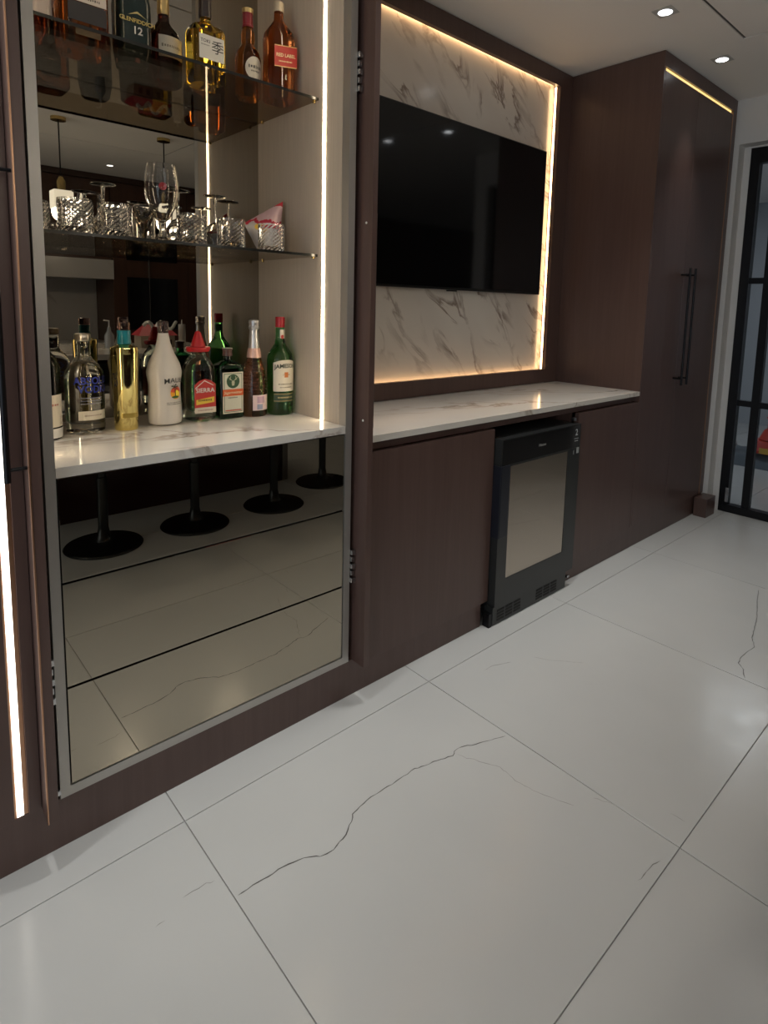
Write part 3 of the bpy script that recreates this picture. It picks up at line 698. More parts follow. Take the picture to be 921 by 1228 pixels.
# 3 gold bottle
c = (0.692, 0.348, WT); b_ = bottle('slim mirror-gold bottle with turquoise collar', c)
GOLD = pm('gold_mirror', (0.80, 0.67, 0.26), 0.07, 1.0)
link('body', lathe([(0, 0), (0.031, 0), (0.0325, 0.003), (0.0380, 0.222), (0.0385, 0.236), (0.037, 0.243), (0.020, 0.250), (0.016, 0.252), (0, 0.252)], c, 48), GOLD, b_, smooth=True)
link('collar', lathe([(0, 0.2525), (0.0175, 0.2525), (0.018, 0.255), (0.018, 0.292), (0, 0.293)], c, 32), ink((0.01, 0.20, 0.27), 0.3), b_, smooth=True)
link('stopper', lathe([(0, 0.2935), (0.0165, 0.2935), (0.0172, 0.297), (0.0172, 0.315), (0, 0.317)], c, 32), glassy('stopper_glass', (0.30, 0.18, 0.16), 1.45), b_, smooth=True)
lbl('front_label', patch(0.055, 0.013), ink((0.45, 0.33, 0.08), 0.3, 0.6), b_, c, 0.0345, 0.044, ang=0.1)
# 4 white coconut rum
c = (0.812, 0.362, WT); b_ = bottle('white coconut rum bottle with palm tree sunset print', c)
link('glass_body', lathe([(0, 0.003), (0.040, 0), (0.0485, 0.006), (0.0505, 0.02), (0.0495, 0.05), (0.047, 0.105), (0.0470, 0.125), (0.0515, 0.155), (0.0520, 0.165), (0.046, 0.190), (0.0305, 0.222), (0.0205, 0.252), (0.0155, 0.282), (0, 0.282)], c, 48), pm('milky_glass', (0.78, 0.74, 0.69), 0.12, 0.0, Transmission_Weight=0.12, IOR=1.4), b_, smooth=True)
link('cap', lathe([(0, 0.2825), (0.0155, 0.2825), (0.0162, 0.290), (0.0155, 0.300), (0.0165, 0.303), (0.0165, 0.316), (0.014, 0.319), (0, 0.319)], c, 28), glassy('cap_clear', (0.55, 0.42, 0.42), 1.4, 0.1), b_, smooth=True)
lbl('lettering', text_mesh('MALIBU', 0.0235, 0.004), ink((0.02, 0.02, 0.02)), b_, c, 0.0502, 0.135, ang=0.42, arch=0.005)
lbl('sun_print', disc(0.0185, 0.0200), ink((0.85, 0.38, 0.02)), b_, c, 0.0488, 0.101, ang=0.36)
lbl('sun_print', disc(0.0185, 0.0200, 12, PI*0.05, PI*0.95), ink((0.70, 0.08, 0.03)), b_, c, 0.0491, 0.101, ang=0.36)
lbl('sun_print', disc(0.009, 0.012, 12, cx=0.004, cy=-0.002), ink((0.95, 0.75, 0.05)), b_, c, 0.0493, 0.099, ang=0.36)
tr = poly([(-0.001, -0.017), (0.002, -0.017), (0.0005, 0.012), (-0.002, 0.012)])
for a in range(0, 360, 51):
    a = math.radians(a+8); L = 0.014
    merge(tr, poly([(-0.001+0.002*math.sin(a), 0.012), (-0.001+L*math.cos(a)*0.6-0.003*math.sin(a), 0.012+L*math.sin(a)*0.6+0.003), (-0.001+L*math.cos(a), 0.011+L*math.sin(a)*0.8), (-0.001-0.002*math.sin(a), 0.0105)]))
lbl('palm_print', tr, ink((0.02, 0.025, 0.015)), b_, c, 0.0496, 0.107, ang=0.30)
lbl('palm_print', disc(0.013, 0.004), ink((0.03, 0.12, 0.02)), b_, c, 0.0496, 0.088, ang=0.32)
for z in (0.071, 0.066): lbl('printed_line', dashes(0.055, 0.003, int(z*1000)), ink((0.1, 0.1, 0.1)), b_, c, 0.0496, z, ang=0.3)
# 5 tequila with red hat
c = (0.922, 0.362, WT); b_ = bottle('clear tequila bottle with bright red hat-shaped cap', c)
link('glass_body', lathe([(0, 0.003), (0.038, 0), (0.046, 0.006), (0.0475, 0.02), (0.0475, 0.150), (0.0445, 0.175), (0.034, 0.195), (0.022, 0.212), (0.017, 0.230), (0.016, 0.255), (0, 0.255)], c, 40, power=2.8), glassy('pale_green_glass', (0.72, 0.84, 0.80), 1.36), b_, smooth=True)
link('hat_cap', lathe([(0, 0.222), (0.034, 0.2225), (0.038, 0.232), (0.036, 0.237), (0.024, 0.238), (0.014, 0.268), (0.008, 0.285), (0, 0.288)], c, 32), ink((0.50, 0.012, 0.018), 0.35), b_, smooth=True)
lbl('front_label', poly([(-0.035, -0.05), (0.035, -0.05), (0.035, 0.035), (0.018, 0.048), (0.0, 0.053), (-0.018, 0.048), (-0.035, 0.035)]), ink((0.48, 0.035, 0.03)), b_, c, 1, 0.085, flat=0.0482)
lbl('label_band', poly([(-0.030, -0.012), (0.030, -0.006), (0.030, 0.012), (-0.030, 0.004)]), ink((0.72, 0.50, 0.06)), b_, c, 1, 0.068, flat=0.0486)
lbl('label_band', poly([(-0.035, -0.009), (0.035, -0.009), (0.035, 0.009), (-0.035, 0.009)]), LAB, b_, c, 1, 0.038, flat=0.0486)
lbl('peak_print', poly([(-0.033, 0.022), (-0.002, 0.046), (0.028, 0.030), (0.028, 0.032), (-0.002, 0.049), (-0.033, 0.025)]), WHITE, b_, c, 1, 0.085, flat=0.0487)
lbl('lettering', text_mesh('SIERRA', 0.020, 0.01), WHITE, b_, c, 1, 0.101, flat=0.0488)
lbl('printed_line', dashes(0.045, 0.007, 8), ink((0.05, 0.02, 0.01)), b_, c, 1, 0.070, flat=0.0489)
lbl('printed_line', dashes(0.05, 0.004, 9), ink((0.3, 0.1, 0.1)), b_, c, 1, 0.038, flat=0.0489)
# 6 square green herbal
c = (1.018, 0.352, WT); b_ = bottle('square dark green herbal liqueur bottle with stag label and orange band', c)
dg = glassy('deep_green_glass', (0.02, 0.16, 0.055), 1.4)
link('glass_body', lathe([(0, 0.003), (0.040, 0), (0.0445, 0.005), (0.0445, 0.162), (0.041, 0.176), (0.026, 0.186), (0.015, 0.192), (0.0135, 0.205), (0, 0.205)], c, 48, powers=[2, 7, 7, 7, 6, 4, 2, 2, 2], sy=0.80), dg, b_, smooth=True)
link('cap', lathe([(0, 0.2055), (0.0155, 0.2055), (0.0165, 0.208), (0.0150, 0.213), (0.0150, 0.224), (0.0168, 0.225), (0.0168, 0.229), (0, 0.230)], c, 28), ink((0.10, 0.05, 0.04), 0.3), b_, smooth=True)
link('cap_top', lathe([(0, 0.2302), (0.0165, 0.2302), (0.0165, 0.2315), (0, 0.2315)], c, 28), ink((0.5, 0.5, 0.45), 0.3), b_)
f = 0.0372
lbl('front_label', patch(0.072, 0.136), LAB, b_, c, 1, 0.086, flat=f)
lbl('label_border', patch(0.064, 0.128), ink((0.03, 0.12, 0.06)), b_, c, 1, 0.086, flat=f+0.0003)
lbl('label_field', patch(0.060, 0.124), ink((0.60, 0.60, 0.50)), b_, c, 1, 0.086, flat=f+0.0006)
lbl('stag_roundel', disc(0.023, 0.023, 28), ink((0.02, 0.07, 0.03)), b_, c, 1, 0.124, flat=f+0.0009)
stg = poly([(-0.004, -0.014), (0.004, -0.014), (0.0055, -0.002), (0.003, 0.002), (-0.003, 0.002), (-0.0055, -0.002)])
for sx in (-1, 1):
    for (xa, za, xb, zb) in ((0.002, 0.001, 0.010, 0.009), (0.010, 0.009, 0.008, 0.017), (0.006, 0.005, 0.014, 0.007), (0.010, 0.009, 0.016, 0.013)):
        dx, dz = xb-xa, zb-za; L = math.hypot(dx, dz); nx_, nz_ = -dz/L*0.0009, dx/L*0.0009
        merge(stg, poly([(sx*(xa+nx_), za+nz_), (sx*(xb+nx_), zb+nz_), (sx*(xb-nx_), zb-nz_), (sx*(xa-nx_), za-nz_)]))
lbl('stag_emblem', stg, ink((0.45, 0.45, 0.32)), b_, c, 1, 0.124, flat=f+0.0012)
lbl('orange_band', patch(0.073, 0.022), ink((0.60, 0.10, 0.02)), b_, c, 1, 0.087, flat=f+0.0012)
lbl('lettering', text_mesh('Jägermeister', 0.0125), ink((0.75, 0.55, 0.35)), b_, c, 1, 0.087, flat=f+0.0015)
lbl('label_band', patch(0.056, 0.004), ink((0.5, 0.1, 0.06)), b_, c, 1, 0.028, flat=f+0.0012)
lbl('printed_line', dashes(0.034, 0.004, 10), ink((0.1, 0.1, 0.08)), b_, c, 1, 0.070, flat=f+0.0012)
# 7 rose sparkling
c = (1.106, 0.335, WT); b_ = bottle('textured pink sparkling wine bottle with silver foil neck', c)
bm = lathe([(0, 0.004), (0.038, 0), (0.0425, 0.006), (0.0425, 0.07), (0.0415, 0.11), (0.0375, 0.145), (0.0285, 0.180), (0.021, 0.205), (0.0175, 0.225), (0, 0.225)], c, 48)
link('glass_body', bm, glassy('rose_glass', (0.80, 0.42, 0.30), 1.38), b_, smooth=True)
db = bmesh.new()
for k in range(9):
    z = 0.082+k*0.0115; r_ = 0.0422 if z < 0.12 else 0.0422-(z-0.12)*0.21
    for i in range(26):
        a = 2*PI*(i+0.5*(k % 2))/26
        q = bmesh.new(); bmesh.ops.create_icosphere(q, subdivisions=1, radius=0.0024)
        bmesh.ops.translate(q, verts=q.verts, vec=(c[0]+r_*math.sin(a), c[1]-r_*math.cos(a), c[2]+z)); merge(db, q)
link('moulded_studs', db, glassy('rose_studs', (0.90, 0.62, 0.52), 1.45), b_)
FOIL = pm('silver_foil', (0.62, 0.62, 0.63), 0.33, 0.85)
link('neck_foil', lathe([(0, 0.2255), (0.0182, 0.2255), (0.0160, 0.262), (0.0145, 0.285), (0.0145, 0.291), (0, 0.2915)], c, 28), FOIL, b_, smooth=True)
link('foil_collar', lathe([(0.0215, 0.205), (0.0245, 0.198), (0.0235, 0.212), (0.0195, 0.230), (0.0184, 0.230), (0.0205, 0.212)], c, 28, ring=True), ink((0.72, 0.45, 0.38), 0.35, 0.3), b_, smooth=True)
link('cork_cap', lathe([(0, 0.292), (0.0160, 0.292), (0.0185, 0.300), (0.0165, 0.306), (0.0180, 0.316), (0.0165, 0.323), (0.010, 0.326), (0, 0.327)], c, 14), FOIL, b_)
lbl('front_label', patch(0.066, 0.052), ink((0.72, 0.55, 0.55)), b_, c, 0.0430, 0.048, ang=0.15)
lbl('label_block', patch(0.028, 0.022), ink((0.50, 0.33, 0.42)), b_, c, 0.0433, 0.058, ang=0.05)
lbl('label_block', patch(0.020, 0.018), ink((0.28, 0.30, 0.42)), b_, c, 0.0434, 0.034, ang=-0.05)
# 8 green whiskey
c = (1.193, 0.312, WT); b_ = bottle('green glass whiskey bottle with cream label and red cap', c)
link('glass_body', lathe([(0, 0.004), (0.038, 0), (0.0435, 0.006), (0.0445, 0.015), (0.0445, 0.190), (0.041, 0.210), (0.029, 0.228), (0.0185, 0.245), (0.0150, 0.262), (0.0150, 0.300), (0, 0.300)], c, 44), glassy('bottle_green_glass', (0.20, 0.68, 0.24), 1.4), b_, smooth=True)
link('cap', lathe([(0, 0.3005), (0.0158, 0.3005), (0.0162, 0.303), (0.0162, 0.332), (0.0150, 0.336), (0, 0.336)], c, 28), ink((0.36, 0.012, 0.02), 0.25), b_, smooth=True)
lbl('neck_label', patch(0.020, 0.030), LAB, b_, c, 0.0156, 0.278, ang=0.1); lbl('neck_seal', disc(0.006, 0.007), ink((0.5, 0.05, 0.03)), b_, c, 0.0160, 0.268, ang=0.0)
lp = patch(0.092, 0.098, 18, 8)
for v in lp.verts:
    if v.co.y > 0.03: v.co.y += 0.010*(1-(v.co.x/0.046)**2)
lbl('front_label', lp, LAB, b_, c, 0.0450, 0.132, ang=-0.05)
lbl('lettering', text_mesh('JAMESON', 0.0195, 0.03), ink((0.02, 0.03, 0.02)), b_, c, 0.0454, 0.166, ang=-0.05, arch=0.004)
lbl('printed_line', dashes(0.055, 0.005, 12), ink((0.1, 0.1, 0.06)), b_, c, 0.0454, 0.108, ang=-0.05)
lbl('printed_line', dashes(0.045, 0.004, 13), ink((0.1, 0.1, 0.06)), b_, c, 0.0454, 0.097, ang=-0.05)
lbl('crest', patch(0.014, 0.018), ink((0.55, 0.16, 0.03)), b_, c, 0.0454, 0.140, ang=-0.05)
lbl('lettering', text_mesh('17      80', 0.008, 0.0), ink((0.3, 0.12, 0.05)), b_, c, 0.0453, 0.140, ang=-0.05)
lbl('lower_label', patch(0.088, 0.030), ink((0.025, 0.05, 0.025)), b_, c, 0.0450, 0.062, ang=-0.05)
for z in (0.074, 0.050): lbl('label_band', patch(0.088, 0.0016, 14, 1), ink((0.45, 0.36, 0.12)), b_, c, 0.0453, z, ang=-0.05)
lbl('printed_line', dashes(0.060, 0.005, 14), ink((0.5, 0.42, 0.2)), b_, c, 0.0453, 0.062, ang=-0.05)

# upper shelf bottles
ST = 1.9755
AMB = glassy('amber_glass', (0.55, 0.17, 0.03), 1.36)
c = (0.500, 0.335, ST); b_ = bottle('amber bottle with white and red label, furthest left on the top shelf', c)
link('glass_body', lathe([(0, 0.003), (0.036, 0), (0.040, 0.005), (0.040, 0.18), (0.03, 0.21), (0.015, 0.23), (0.014, 0.28), (0, 0.28)], c, 36), glassy('red_amber_glass', (0.45, 0.08, 0.03), 1.36), b_, smooth=True)
lbl('front_label', patch(0.062, 0.075), ink((0.45, 0.40, 0.38)), b_, c, 0.0405, 0.085, ang=0.25); lbl('label_band', patch(0.062, 0.012), ink((0.40, 0.03, 0.03)), b_, c, 0.0408, 0.105, ang=0.25)
link('cap', lathe([(0, 0.281), (0.0155, 0.281), (0.0155, 0.31), (0, 0.31)], c, 24), STOOLB, b_, smooth=True)
c = (0.612, 0.352, ST); b_ = bottle('large square amber whiskey bottle with white lettering label over a black band', c)
link('glass_body', lathe([(0, 0.003), (0.052, 0), (0.057, 0.006), (0.057, 0.20), (0.050, 0.225), (0.022, 0.245), (0.018, 0.30), (0, 0.30)], c, 44, powers=[2, 6, 6, 6, 5, 2, 2, 2]), glassy('deep_amber_glass', (0.42, 0.12, 0.03), 1.36), b_, smooth=True)
f = 0.0576
lbl('front_label', patch(0.092, 0.052), ink((0.60, 0.57, 0.55)), b_, c, 1, 0.135, flat=f); lbl('label_band', patch(0.092, 0.046), ink((0.03, 0.03, 0.035)), b_, c, 1, 0.084, flat=f)
lbl('printed_line', dashes(0.078, 0.014, 21), ink((0.12, 0.12, 0.12)), b_, c, 1, 0.138, flat=f+0.0004); lbl('printed_line', dashes(0.06, 0.007, 22), ink((0.12, 0.12, 0.12)), b_, c, 1, 0.120, flat=f+0.0004)
lbl('small_label', patch(0.060, 0.016), ink((0.30, 0.28, 0.27)), b_, c, 1, 0.036, flat=f)
link('cap', lathe([(0, 0.301), (0.020, 0.301), (0.020, 0.335), (0, 0.335)], c, 24), STOOLB, b_, smooth=True)
c = (0.748, 0.372, ST); b_ = bottle('tall dark teal single malt bottle lettered 12', c)
link('glass_body', lathe([(0, 0.003), (0.034, 0), (0.040, 0.006), (0.0465, 0.05), (0.047, 0.17), (0.044, 0.20), (0.020, 0.25), (0.0155, 0.30), (0, 0.30)], c, 42, powers=[2, 3, 3, 3.4, 3.4, 3, 2, 2, 2]), pm('dark_teal_glass', (0.030, 0.055, 0.058), 0.15, 0.0, Transmission_Weight=0.5, IOR=1.4), b_, smooth=True)
f = 0.0478
lbl('lettering', text_mesh('GLENFIDDICH', 0.0150), ink((0.60, 0.48, 0.15), 0.3), b_, c, 1, 0.118, flat=f); lbl('lettering', text_mesh('12', 0.028), ink((0.55, 0.56, 0.55)), b_, c, 1, 0.093, flat=f)
lbl('emblem', poly([(-0.025, 0), (-0.008, 0.010), (0, 0.014), (0.008, 0.010), (0.025, 0), (0.008, 0.006), (0, 0.008), (-0.008, 0.006)]), ink((0.5, 0.42, 0.18), 0.3), b_, c, 1, 0.130, flat=f)
link('base_ring', lathe([(0.0405, 0.012), (0.0415, 0.012), (0.0430, 0.024), (0.0420, 0.024)], c, 40, ring=True), ink((0.20, 0.03, 0.02), 0.3), b_, smooth=True)
link('cap', lathe([(0, 0.301), (0.018, 0.301), (0.018, 0.345), (0, 0.345)], c, 24), STOOLB, b_, smooth=True)
c = (0.860, 0.425, ST); b_ = bottle('round dark liqueur bottle with cream label and golden neck', c)
link('glass_body', lathe([(0, 0.003), (0.042, 0), (0.049, 0.006), (0.0525, 0.10), (0.0515, 0.125), (0.040, 0.152), (0.024, 0.170), (0.017, 0.182), (0.016, 0.20), (0, 0.20)], c, 42), glassy('plum_glass', (0.10, 0.016, 0.014), 1.4), b_, smooth=True)
lbl('front_label', patch(0.082, 0.060), LAB, b_, c, 0.0530, 0.098, ang=0.12); lbl('printed_line', dashes(0.066, 0.009, 23), ink((0.25, 0.22, 0.16)), b_, c, 0.0533, 0.100, ang=0.12)
link('neck_foil', lathe([(0, 0.2005), (0.0175, 0.2005), (0.0165, 0.275), (0.017, 0.29), (0, 0.29)], c, 28), pm('gold_foil', (0.62, 0.47, 0.22), 0.35, 0.8), b_, smooth=True)
c = (0.952, 0.340, ST); b_ = bottle('square golden whisky bottle with white label and black brushed character', c)
link('glass_body', lathe([(0, 0.003), (0.046, 0), (0.050, 0.005), (0.050, 0.150), (0.045, 0.165), (0.022, 0.176), (0.0155, 0.186), (0.0155, 0.196), (0, 0.196)], c, 48, powers=[2, 6, 6, 6, 5, 3, 2, 2, 2], sy=0.85), glassy('golden_glass', (0.86, 0.60, 0.06), 1.34), b_, smooth=True)
link('cap', lathe([(0, 0.1965), (0.0175, 0.1965), (0.0185, 0.20), (0.0185, 0.262), (0.017, 0.265), (0, 0.265)], c, 28), ink((0.03, 0.02, 0.02), 0.3), b_, smooth=True)
f = 0.0432
lbl('front_label', patch(0.078, 0.068), WHITE, b_, c, 1, 0.100, flat=f); k_ = text_mesh('季', 0.040, 0.0)
for v in k_.verts: v.co.x += 0.018
lbl('lettering', k_, ink((0.01, 0.01, 0.01)), b_, c, 1, 0.102, flat=f+0.0004)
k_ = text_mesh('TOKI', 0.013)
for v in k_.verts: v.co.x -= 0.020
lbl('lettering', k_, ink((0.12, 0.12, 0.12)), b_, c, 1, 0.116, flat=f+0.0004)
k_ = dashes(0.026, 0.003, 24)
for v in k_.verts: v.co.x -= 0.020
lbl('lettering', k_, ink((0.12, 0.12, 0.12)), b_, c, 1, 0.105, flat=f+0.0004)
c = (1.096, 0.345, ST); b_ = bottle('amber liqueur bottle with bulbous clear neck, red and gold cap', c)
link('glass_body', lathe([(0, 0.003), (0.034, 0), (0.0395, 0.006), (0.0405, 0.05), (0.0405, 0.120), (0.036, 0.140), (0.024, 0.157), (0.0185, 0.165), (0.0215, 0.180), (0.0215, 0.200), (0.0165, 0.212), (0.0145, 0.216), (0, 0.216)], c, 40), glassy('honey_glass', (0.62, 0.24, 0.06), 1.36), b_, smooth=True)
link('cap', lathe([(0, 0.2165), (0.0175, 0.2165), (0.0172, 0.222), (0.0160, 0.223), (0.0160, 0.258), (0, 0.258)], c, 28), ink((0.22, 0.015, 0.025), 0.3), b_, smooth=True)
link('cap_top', lathe([(0, 0.2582), (0.0175, 0.2582), (0.0175, 0.271), (0, 0.272)], c, 28), MATS['gold_foil'], b_, smooth=True)
lbl('front_label', disc(0.033, 0.036, 24), ink((0.62, 0.58, 0.50)), b_, c, 0.0412, 0.085, ang=0.1); lbl('printed_line', dashes(0.046, 0.010, 25), ink((0.05, 0.05, 0.05)), b_, c, 0.0416, 0.090, ang=0.1)
lbl('printed_line', dashes(0.03, 0.006, 26), ink((0.05, 0.05, 0.05)), b_, c, 0.0416, 0.077, ang=0.1)
c = (1.181, 0.300, ST); b_ = bottle('square amber whisky bottle with slanted red label, furthest right on the top shelf', c)
link('glass_body', lathe([(0, 0.003), (0.038, 0), (0.0425, 0.005), (0.0425, 0.190), (0.039, 0.212), (0.024, 0.235), (0.0155, 0.250), (0.0145, 0.275), (0, 0.275)], c, 44, powers=[2, 5, 5, 5, 4, 3, 2, 2, 2]), glassy('whisky_amber_glass', (0.62, 0.17, 0.04), 1.34), b_, smooth=True)
link('cap', lathe([(0, 0.2755), (0.0165, 0.2755), (0.0165, 0.300), (0.0155, 0.304), (0, 0.304)], c, 28), ink((0.50, 0.42, 0.30), 0.35), b_, smooth=True)
f = 0.0432
lbl('front_label', poly([(-0.041, -0.034), (0.041, -0.022), (0.041, 0.040), (-0.041, 0.028)]), ink((0.42, 0.02, 0.015)), b_, c, 1, 0.128, flat=f)
for dz in (0.034, -0.028): lbl('label_band', poly([(-0.041, dz-0.007), (0.041, dz+0.005), (0.041, dz+0.0075), (-0.041, dz-0.0045)]), ink((0.7, 0.5, 0.2)), b_, c, 1, 0.128, flat=f+0.0003)
for k_, z in ((text_mesh('RED LABEL', 0.0145), 0.134), (dashes(0.05, 0.005, 27), 0.116)):
    for v in k_.verts: v.co.y += v.co.x*0.146
    lbl('lettering', k_, ink((0.75, 0.60, 0.35)), b_, c, 1, z, flat=f+0.0004)
lbl('emblem', poly([(-0.003, -0.008), (0.004, -0.008), (0.001, 0), (0.004, 0.002), (0.001, 0.009), (-0.002, 0.004)]), ink((0.75, 0.60, 0.35)), b_, c, 1, 0.070, flat=f+0.0002)

# ------------------------------------------------------------------ glasses on the lower shelf
GT = 1.4905
def tumbler_mesh(c):
    """cut crystal tumbler: smooth rim above rows of deep faceted lozenges"""
    bm = bmesh.new(); n = 36; rows = 15; R_, Hh = 0.041, 0.086
    outer = []
    for k in range(rows+1):
        z = Hh*k/rows; ring = []
        for i in range(n):
            a = 2*PI*i/n; bump = 0.0
            if 1 <= k <= rows-2: bump = -0.0014 if (i+k) % 2 else 0.0006
            r_ = R_+bump-(0.003 if k == 0 else 0)
            ring.append(bm.verts.new((c[0]+r_*math.cos(a), c[1]+r_*math.sin(a), c[2]+z)))
        outer.append(ring)
    inner = [[bm.verts.new((c[0]+(R_-0.0045)*math.cos(2*PI*i/n), c[1]+(R_-0.0045)*math.sin(2*PI*i/n), c[2]+z)) for i in range(n)] for z in (Hh, 0.016)]
    allr = outer+inner
    for a, b in zip(allr, allr[1:]):
        for i in range(n): bm.faces.new((a[i], a[(i+1) % n], b[(i+1) % n], b[i]))
    bm.faces.new(outer[0][::-1]); bm.faces.new(inner[-1])
    bmesh.ops.recalc_face_normals(bm, faces=bm.faces); return bm
tpos = [(0.470, 0.335, 'cut crystal tumbler half hidden behind the left cabinet frame'), (0.545, 0.225, 'cut crystal tumbler, leftmost in full view on the lower shelf'),
        (0.640, 0.225, 'cut crystal tumbler left of the tall stemmed beer glass'), (0.852, 0.232, 'cut crystal tumbler right of the tall stemmed beer glass'),
        (0.975, 0.232, 'cut crystal tumbler just right of the mirrored light line'), (1.112, 0.232, 'cut crystal tumbler, furthest right in front of the snack bag')]
t0 = tag(link('tumbler', tumbler_mesh((tpos[0][0], tpos[0][1], GT)), CUT), tpos[0][2], 'glass', 'cut crystal tumblers on the shelf')
for x, y, lab in tpos[1:]: place_copy(t0, (x, y, GT), lab)
# plain small tumbler
tag(link('highball_glass', shell([(0.026, 0), (0.029, 0.003), (0.032, 0.105)], 0.002, (0.752, 0.330, GT), 32), CLEAR, smooth=True), 'plain clear highball glass behind the tall stemmed beer glass', 'glass')
# tall tulip beer glass
bg_ = thing('beer_glass', 'tall tulip beer glass with short stem and red logo', 'glass', (0.762, 0.218, GT))
c = (0.762, 0.218, GT)
prof = [(0.010, 0.052), (0.018, 0.062), (0.034, 0.090), (0.0435, 0.122), (0.0455, 0.148), (0.0435, 0.175), (0.0375, 0.206)]
link('bowl', shell(prof, 0.0022, c, 40, 0.007), CLEAR, bg_, smooth=True)
link('stem', lathe([(0, 0), (0.034, 0), (0.035, 0.002), (0.020, 0.007), (0.011, 0.013), (0.0085, 0.03), (0.0115, 0.051), (0, 0.0515)], c, 32), CLEAR, bg_, smooth=True)
lbl('logo', disc(0.011, 0.011, 20), ink((0.50, 0.02, 0.03)), bg_, c, 0.0450, 0.158, ang=PI-0.45)
# upturned stemware standing on its bowls behind
def upturned(c, label, bowl_r=0.040, bowl_h=0.095, stem=0.075, tilt=0.0):
    s_ = thing('wine_glass', label, 'glass', c, 'upturned wine glasses behind the tumblers')
    link('bowl', shell([(bowl_r*0.82, 0), (bowl_r, bowl_h*0.35), (bowl_r*0.92, bowl_h*0.6), (bowl_r*0.5, bowl_h*0.9), (0.004, bowl_h)][::-1] if False else
        [(0.0045, bowl_h-0.0), (bowl_r*0.5, bowl_h*0.9), (bowl_r*0.92, bowl_h*0.6), (bowl_r, bowl_h*0.35), (bowl_r*0.82, 0.0), (bowl_r*0.82-0.0018, 0.0), (bowl_r-0.0018, bowl_h*0.35), (bowl_r*0.92-0.0018, bowl_h*0.6), (bowl_r*0.5-0.0018, bowl_h*0.9-0.002), (0.002, bowl_h-0.004)], 0.001, c, 32) if False else
        lathe([(0, bowl_h), (0.0045, bowl_h), (bowl_r*0.5, bowl_h*0.9), (bowl_r*0.92, bowl_h*0.6), (bowl_r, bowl_h*0.35), (bowl_r*0.82, 0.0), (bowl_r*0.82-0.0018, 0.0), (bowl_r-0.0018, bowl_h*0.35), (bowl_r*0.92-0.0018, bowl_h*0.6), (bowl_r*0.5-0.0018, bowl_h*0.9-0.002), (0, bowl_h-0.004)], c, 32), CLEAR, s_, smooth=True)
    link('stem', lathe([(0, bowl_h+0.0003), (0.0042, bowl_h+0.0003), (0.0032, bowl_h+stem*0.5), (0.006, bowl_h+stem-0.004), (0.0345, bowl_h+stem), (0.035, bowl_h+stem+0.002), (0, bowl_h+stem+0.0022)], c, 28), CLEAR, s_, smooth=True)
    return s_
ug = upturned((0.680, 0.450, GT), 'upturned clear wine glass behind the second tumbler from the left', 0.042, 0.090, 0.080)
place_copy(ug, (0.872, 0.375, GT), 'upturned clear wine glass behind the tumbler right of the beer glass')
place_copy(ug, (0.990, 0.370, GT), 'upturned clear wine glass left of the snack bag')
place_copy(ug, (1.070, 0.440, GT), 'upturned clear wine glass near the mirror left of the snack bag')
# snack bag leaning in the corner
def bag():
    bm = bmesh.new(); nx, nz = 12, 12; W_, Hh = 0.128, 0.142; fr_, bk_ = [], []
    for j in range(nz+1):
        ra, rb2 = [], []
        for i in range(nx+1):
            u, v = i/nx-0.5, j/nz; t = 0.022*(1-(2*u)**4)*math.sin(PI*min(1, v*1.02))**0.6 if 0 < v < 1 else 0
            wr = 0.002*math.sin(i*2.1+j*1.7)
            xx = u*W_*(0.5+0.6*v); zz = v*Hh*(1+0.5*u)
            ra.append(bm.verts.new((xx, -t+wr, zz))); rb2.append(bm.verts.new((xx, t+wr+0.0004, zz)))
        fr_.append(ra); bk_.append(rb2)
    for j in range(nz):
        for i in range(nx):
            bm.faces.new((fr_[j][i], fr_[j][i+1], fr_[j+1][i+1], fr_[j+1][i])); bm.faces.new((bk_[j][i+1], bk_[j][i], bk_[j+1][i], bk_[j+1][i+1]))
    for j in range(nz):
        bm.faces.new((bk_[j][0], fr_[j][0], fr_[j+1][0], bk_[j+1][0])); bm.faces.new((fr_[j][nx], bk_[j][nx], bk_[j+1][nx], fr_[j+1][nx]))
    for i in range(nx):
        bm.faces.new((fr_[0][i+1], fr_[0][i], bk_[0][i], bk_[0][i+1])); bm.faces.new((fr_[nz][i], fr_[nz][i+1], bk_[nz][i+1], bk_[nz][i]))
    return bm
BAGM, nt, b = nmat('snack_bag_film')
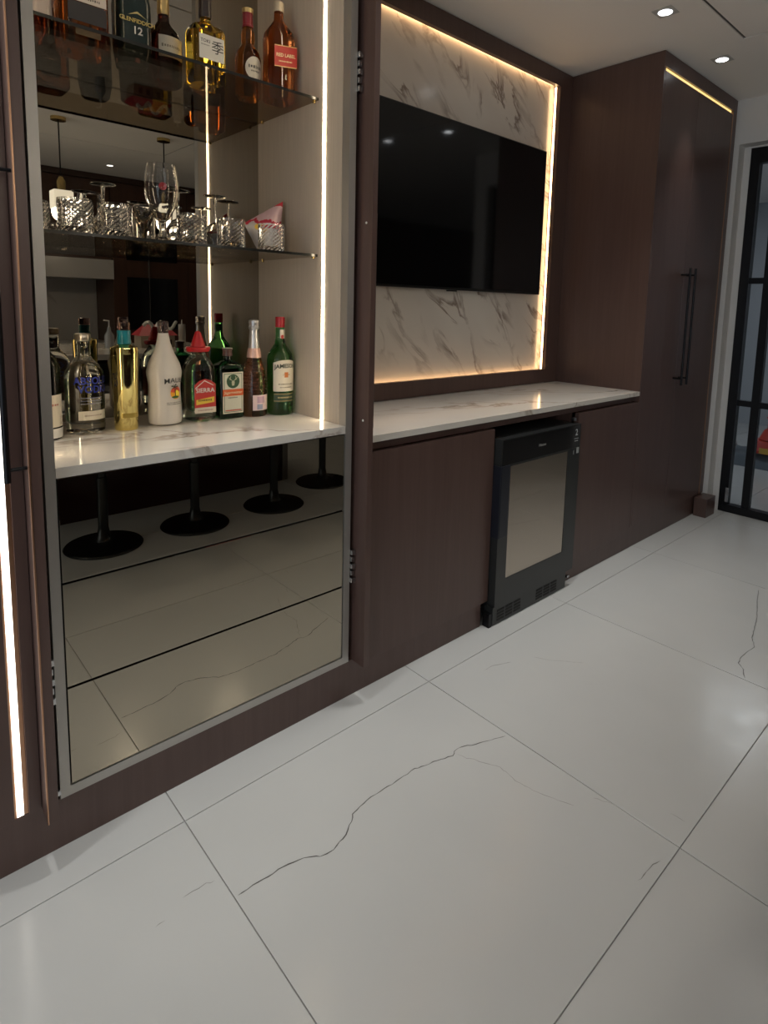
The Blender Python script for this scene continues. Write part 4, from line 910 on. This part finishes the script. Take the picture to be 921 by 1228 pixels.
tc = nt.nodes.new('ShaderNodeTexCoord'); sepx = nt.nodes.new('ShaderNodeSeparateXYZ'); nt.links.new(tc.outputs['Generated'], sepx.inputs[0])
rg = ramp(nt, [(0.0, (0.55, 0.54, 0.56)), (0.55, (0.60, 0.58, 0.60)), (0.56, (0.45, 0.02, 0.05)), (0.62, (0.60, 0.42, 0.45)), (0.88, (0.62, 0.45, 0.48)), (0.90, (0.50, 0.02, 0.04))])
rg.color_ramp.interpolation = 'CONSTANT'
n = noise(nt, None, 5, 3); ad = nt.nodes.new('ShaderNodeMath'); ad.operation = 'MULTIPLY_ADD'; ad.inputs[1].default_value = 0.22
nt.links.new(tc.outputs['Generated'], n.inputs['Vector']); sb_ = nt.nodes.new('ShaderNodeMath'); sb_.operation = 'SUBTRACT'; sb_.inputs[1].default_value = 0.11
nt.links.new(n.outputs[0], ad.inputs[0]); nt.links.new(sepx.outputs[2], ad.inputs[2]); nt.links.new(ad.outputs[0], sb_.inputs[0]); nt.links.new(sb_.outputs[0], rg.inputs[0])
nt.links.new(rg.outputs[0], b.inputs['Base Color']); b.inputs['Roughness'].default_value = 0.3; b.inputs['Metallic'].default_value = 0.2
bm = bag(); bmesh.ops.rotate(bm, verts=bm.verts, cent=(0, 0, 0), matrix=Matrix.Rotation(math.radians(-10), 3, 'X'))
bmesh.ops.rotate(bm, verts=bm.verts, cent=(0, 0, 0), matrix=Matrix.Rotation(math.radians(-6), 3, 'Y'))
bmesh.ops.rotate(bm, verts=bm.verts, cent=(0, 0, 0), matrix=Matrix.Rotation(math.radians(-22), 3, 'Z'))
mz = min(v.co.z for v in bm.verts); bmesh.ops.translate(bm, verts=bm.verts, vec=(1.165, 0.335, GT-mz))
bgo = thing('snack_bag', 'crumpled red and white snack bag leaning in the right corner of the lower shelf', 'bag', (1.16, 0.38, GT))
link('film', bm, BAGM, bgo, smooth=True)
lbl('picture_patch', disc(0.013, 0.010, 14), ink((0.75, 0.50, 0.05)), bgo, (1.128, 0.345, GT), 1, 0.088, flat=0.012, rot=-0.3)
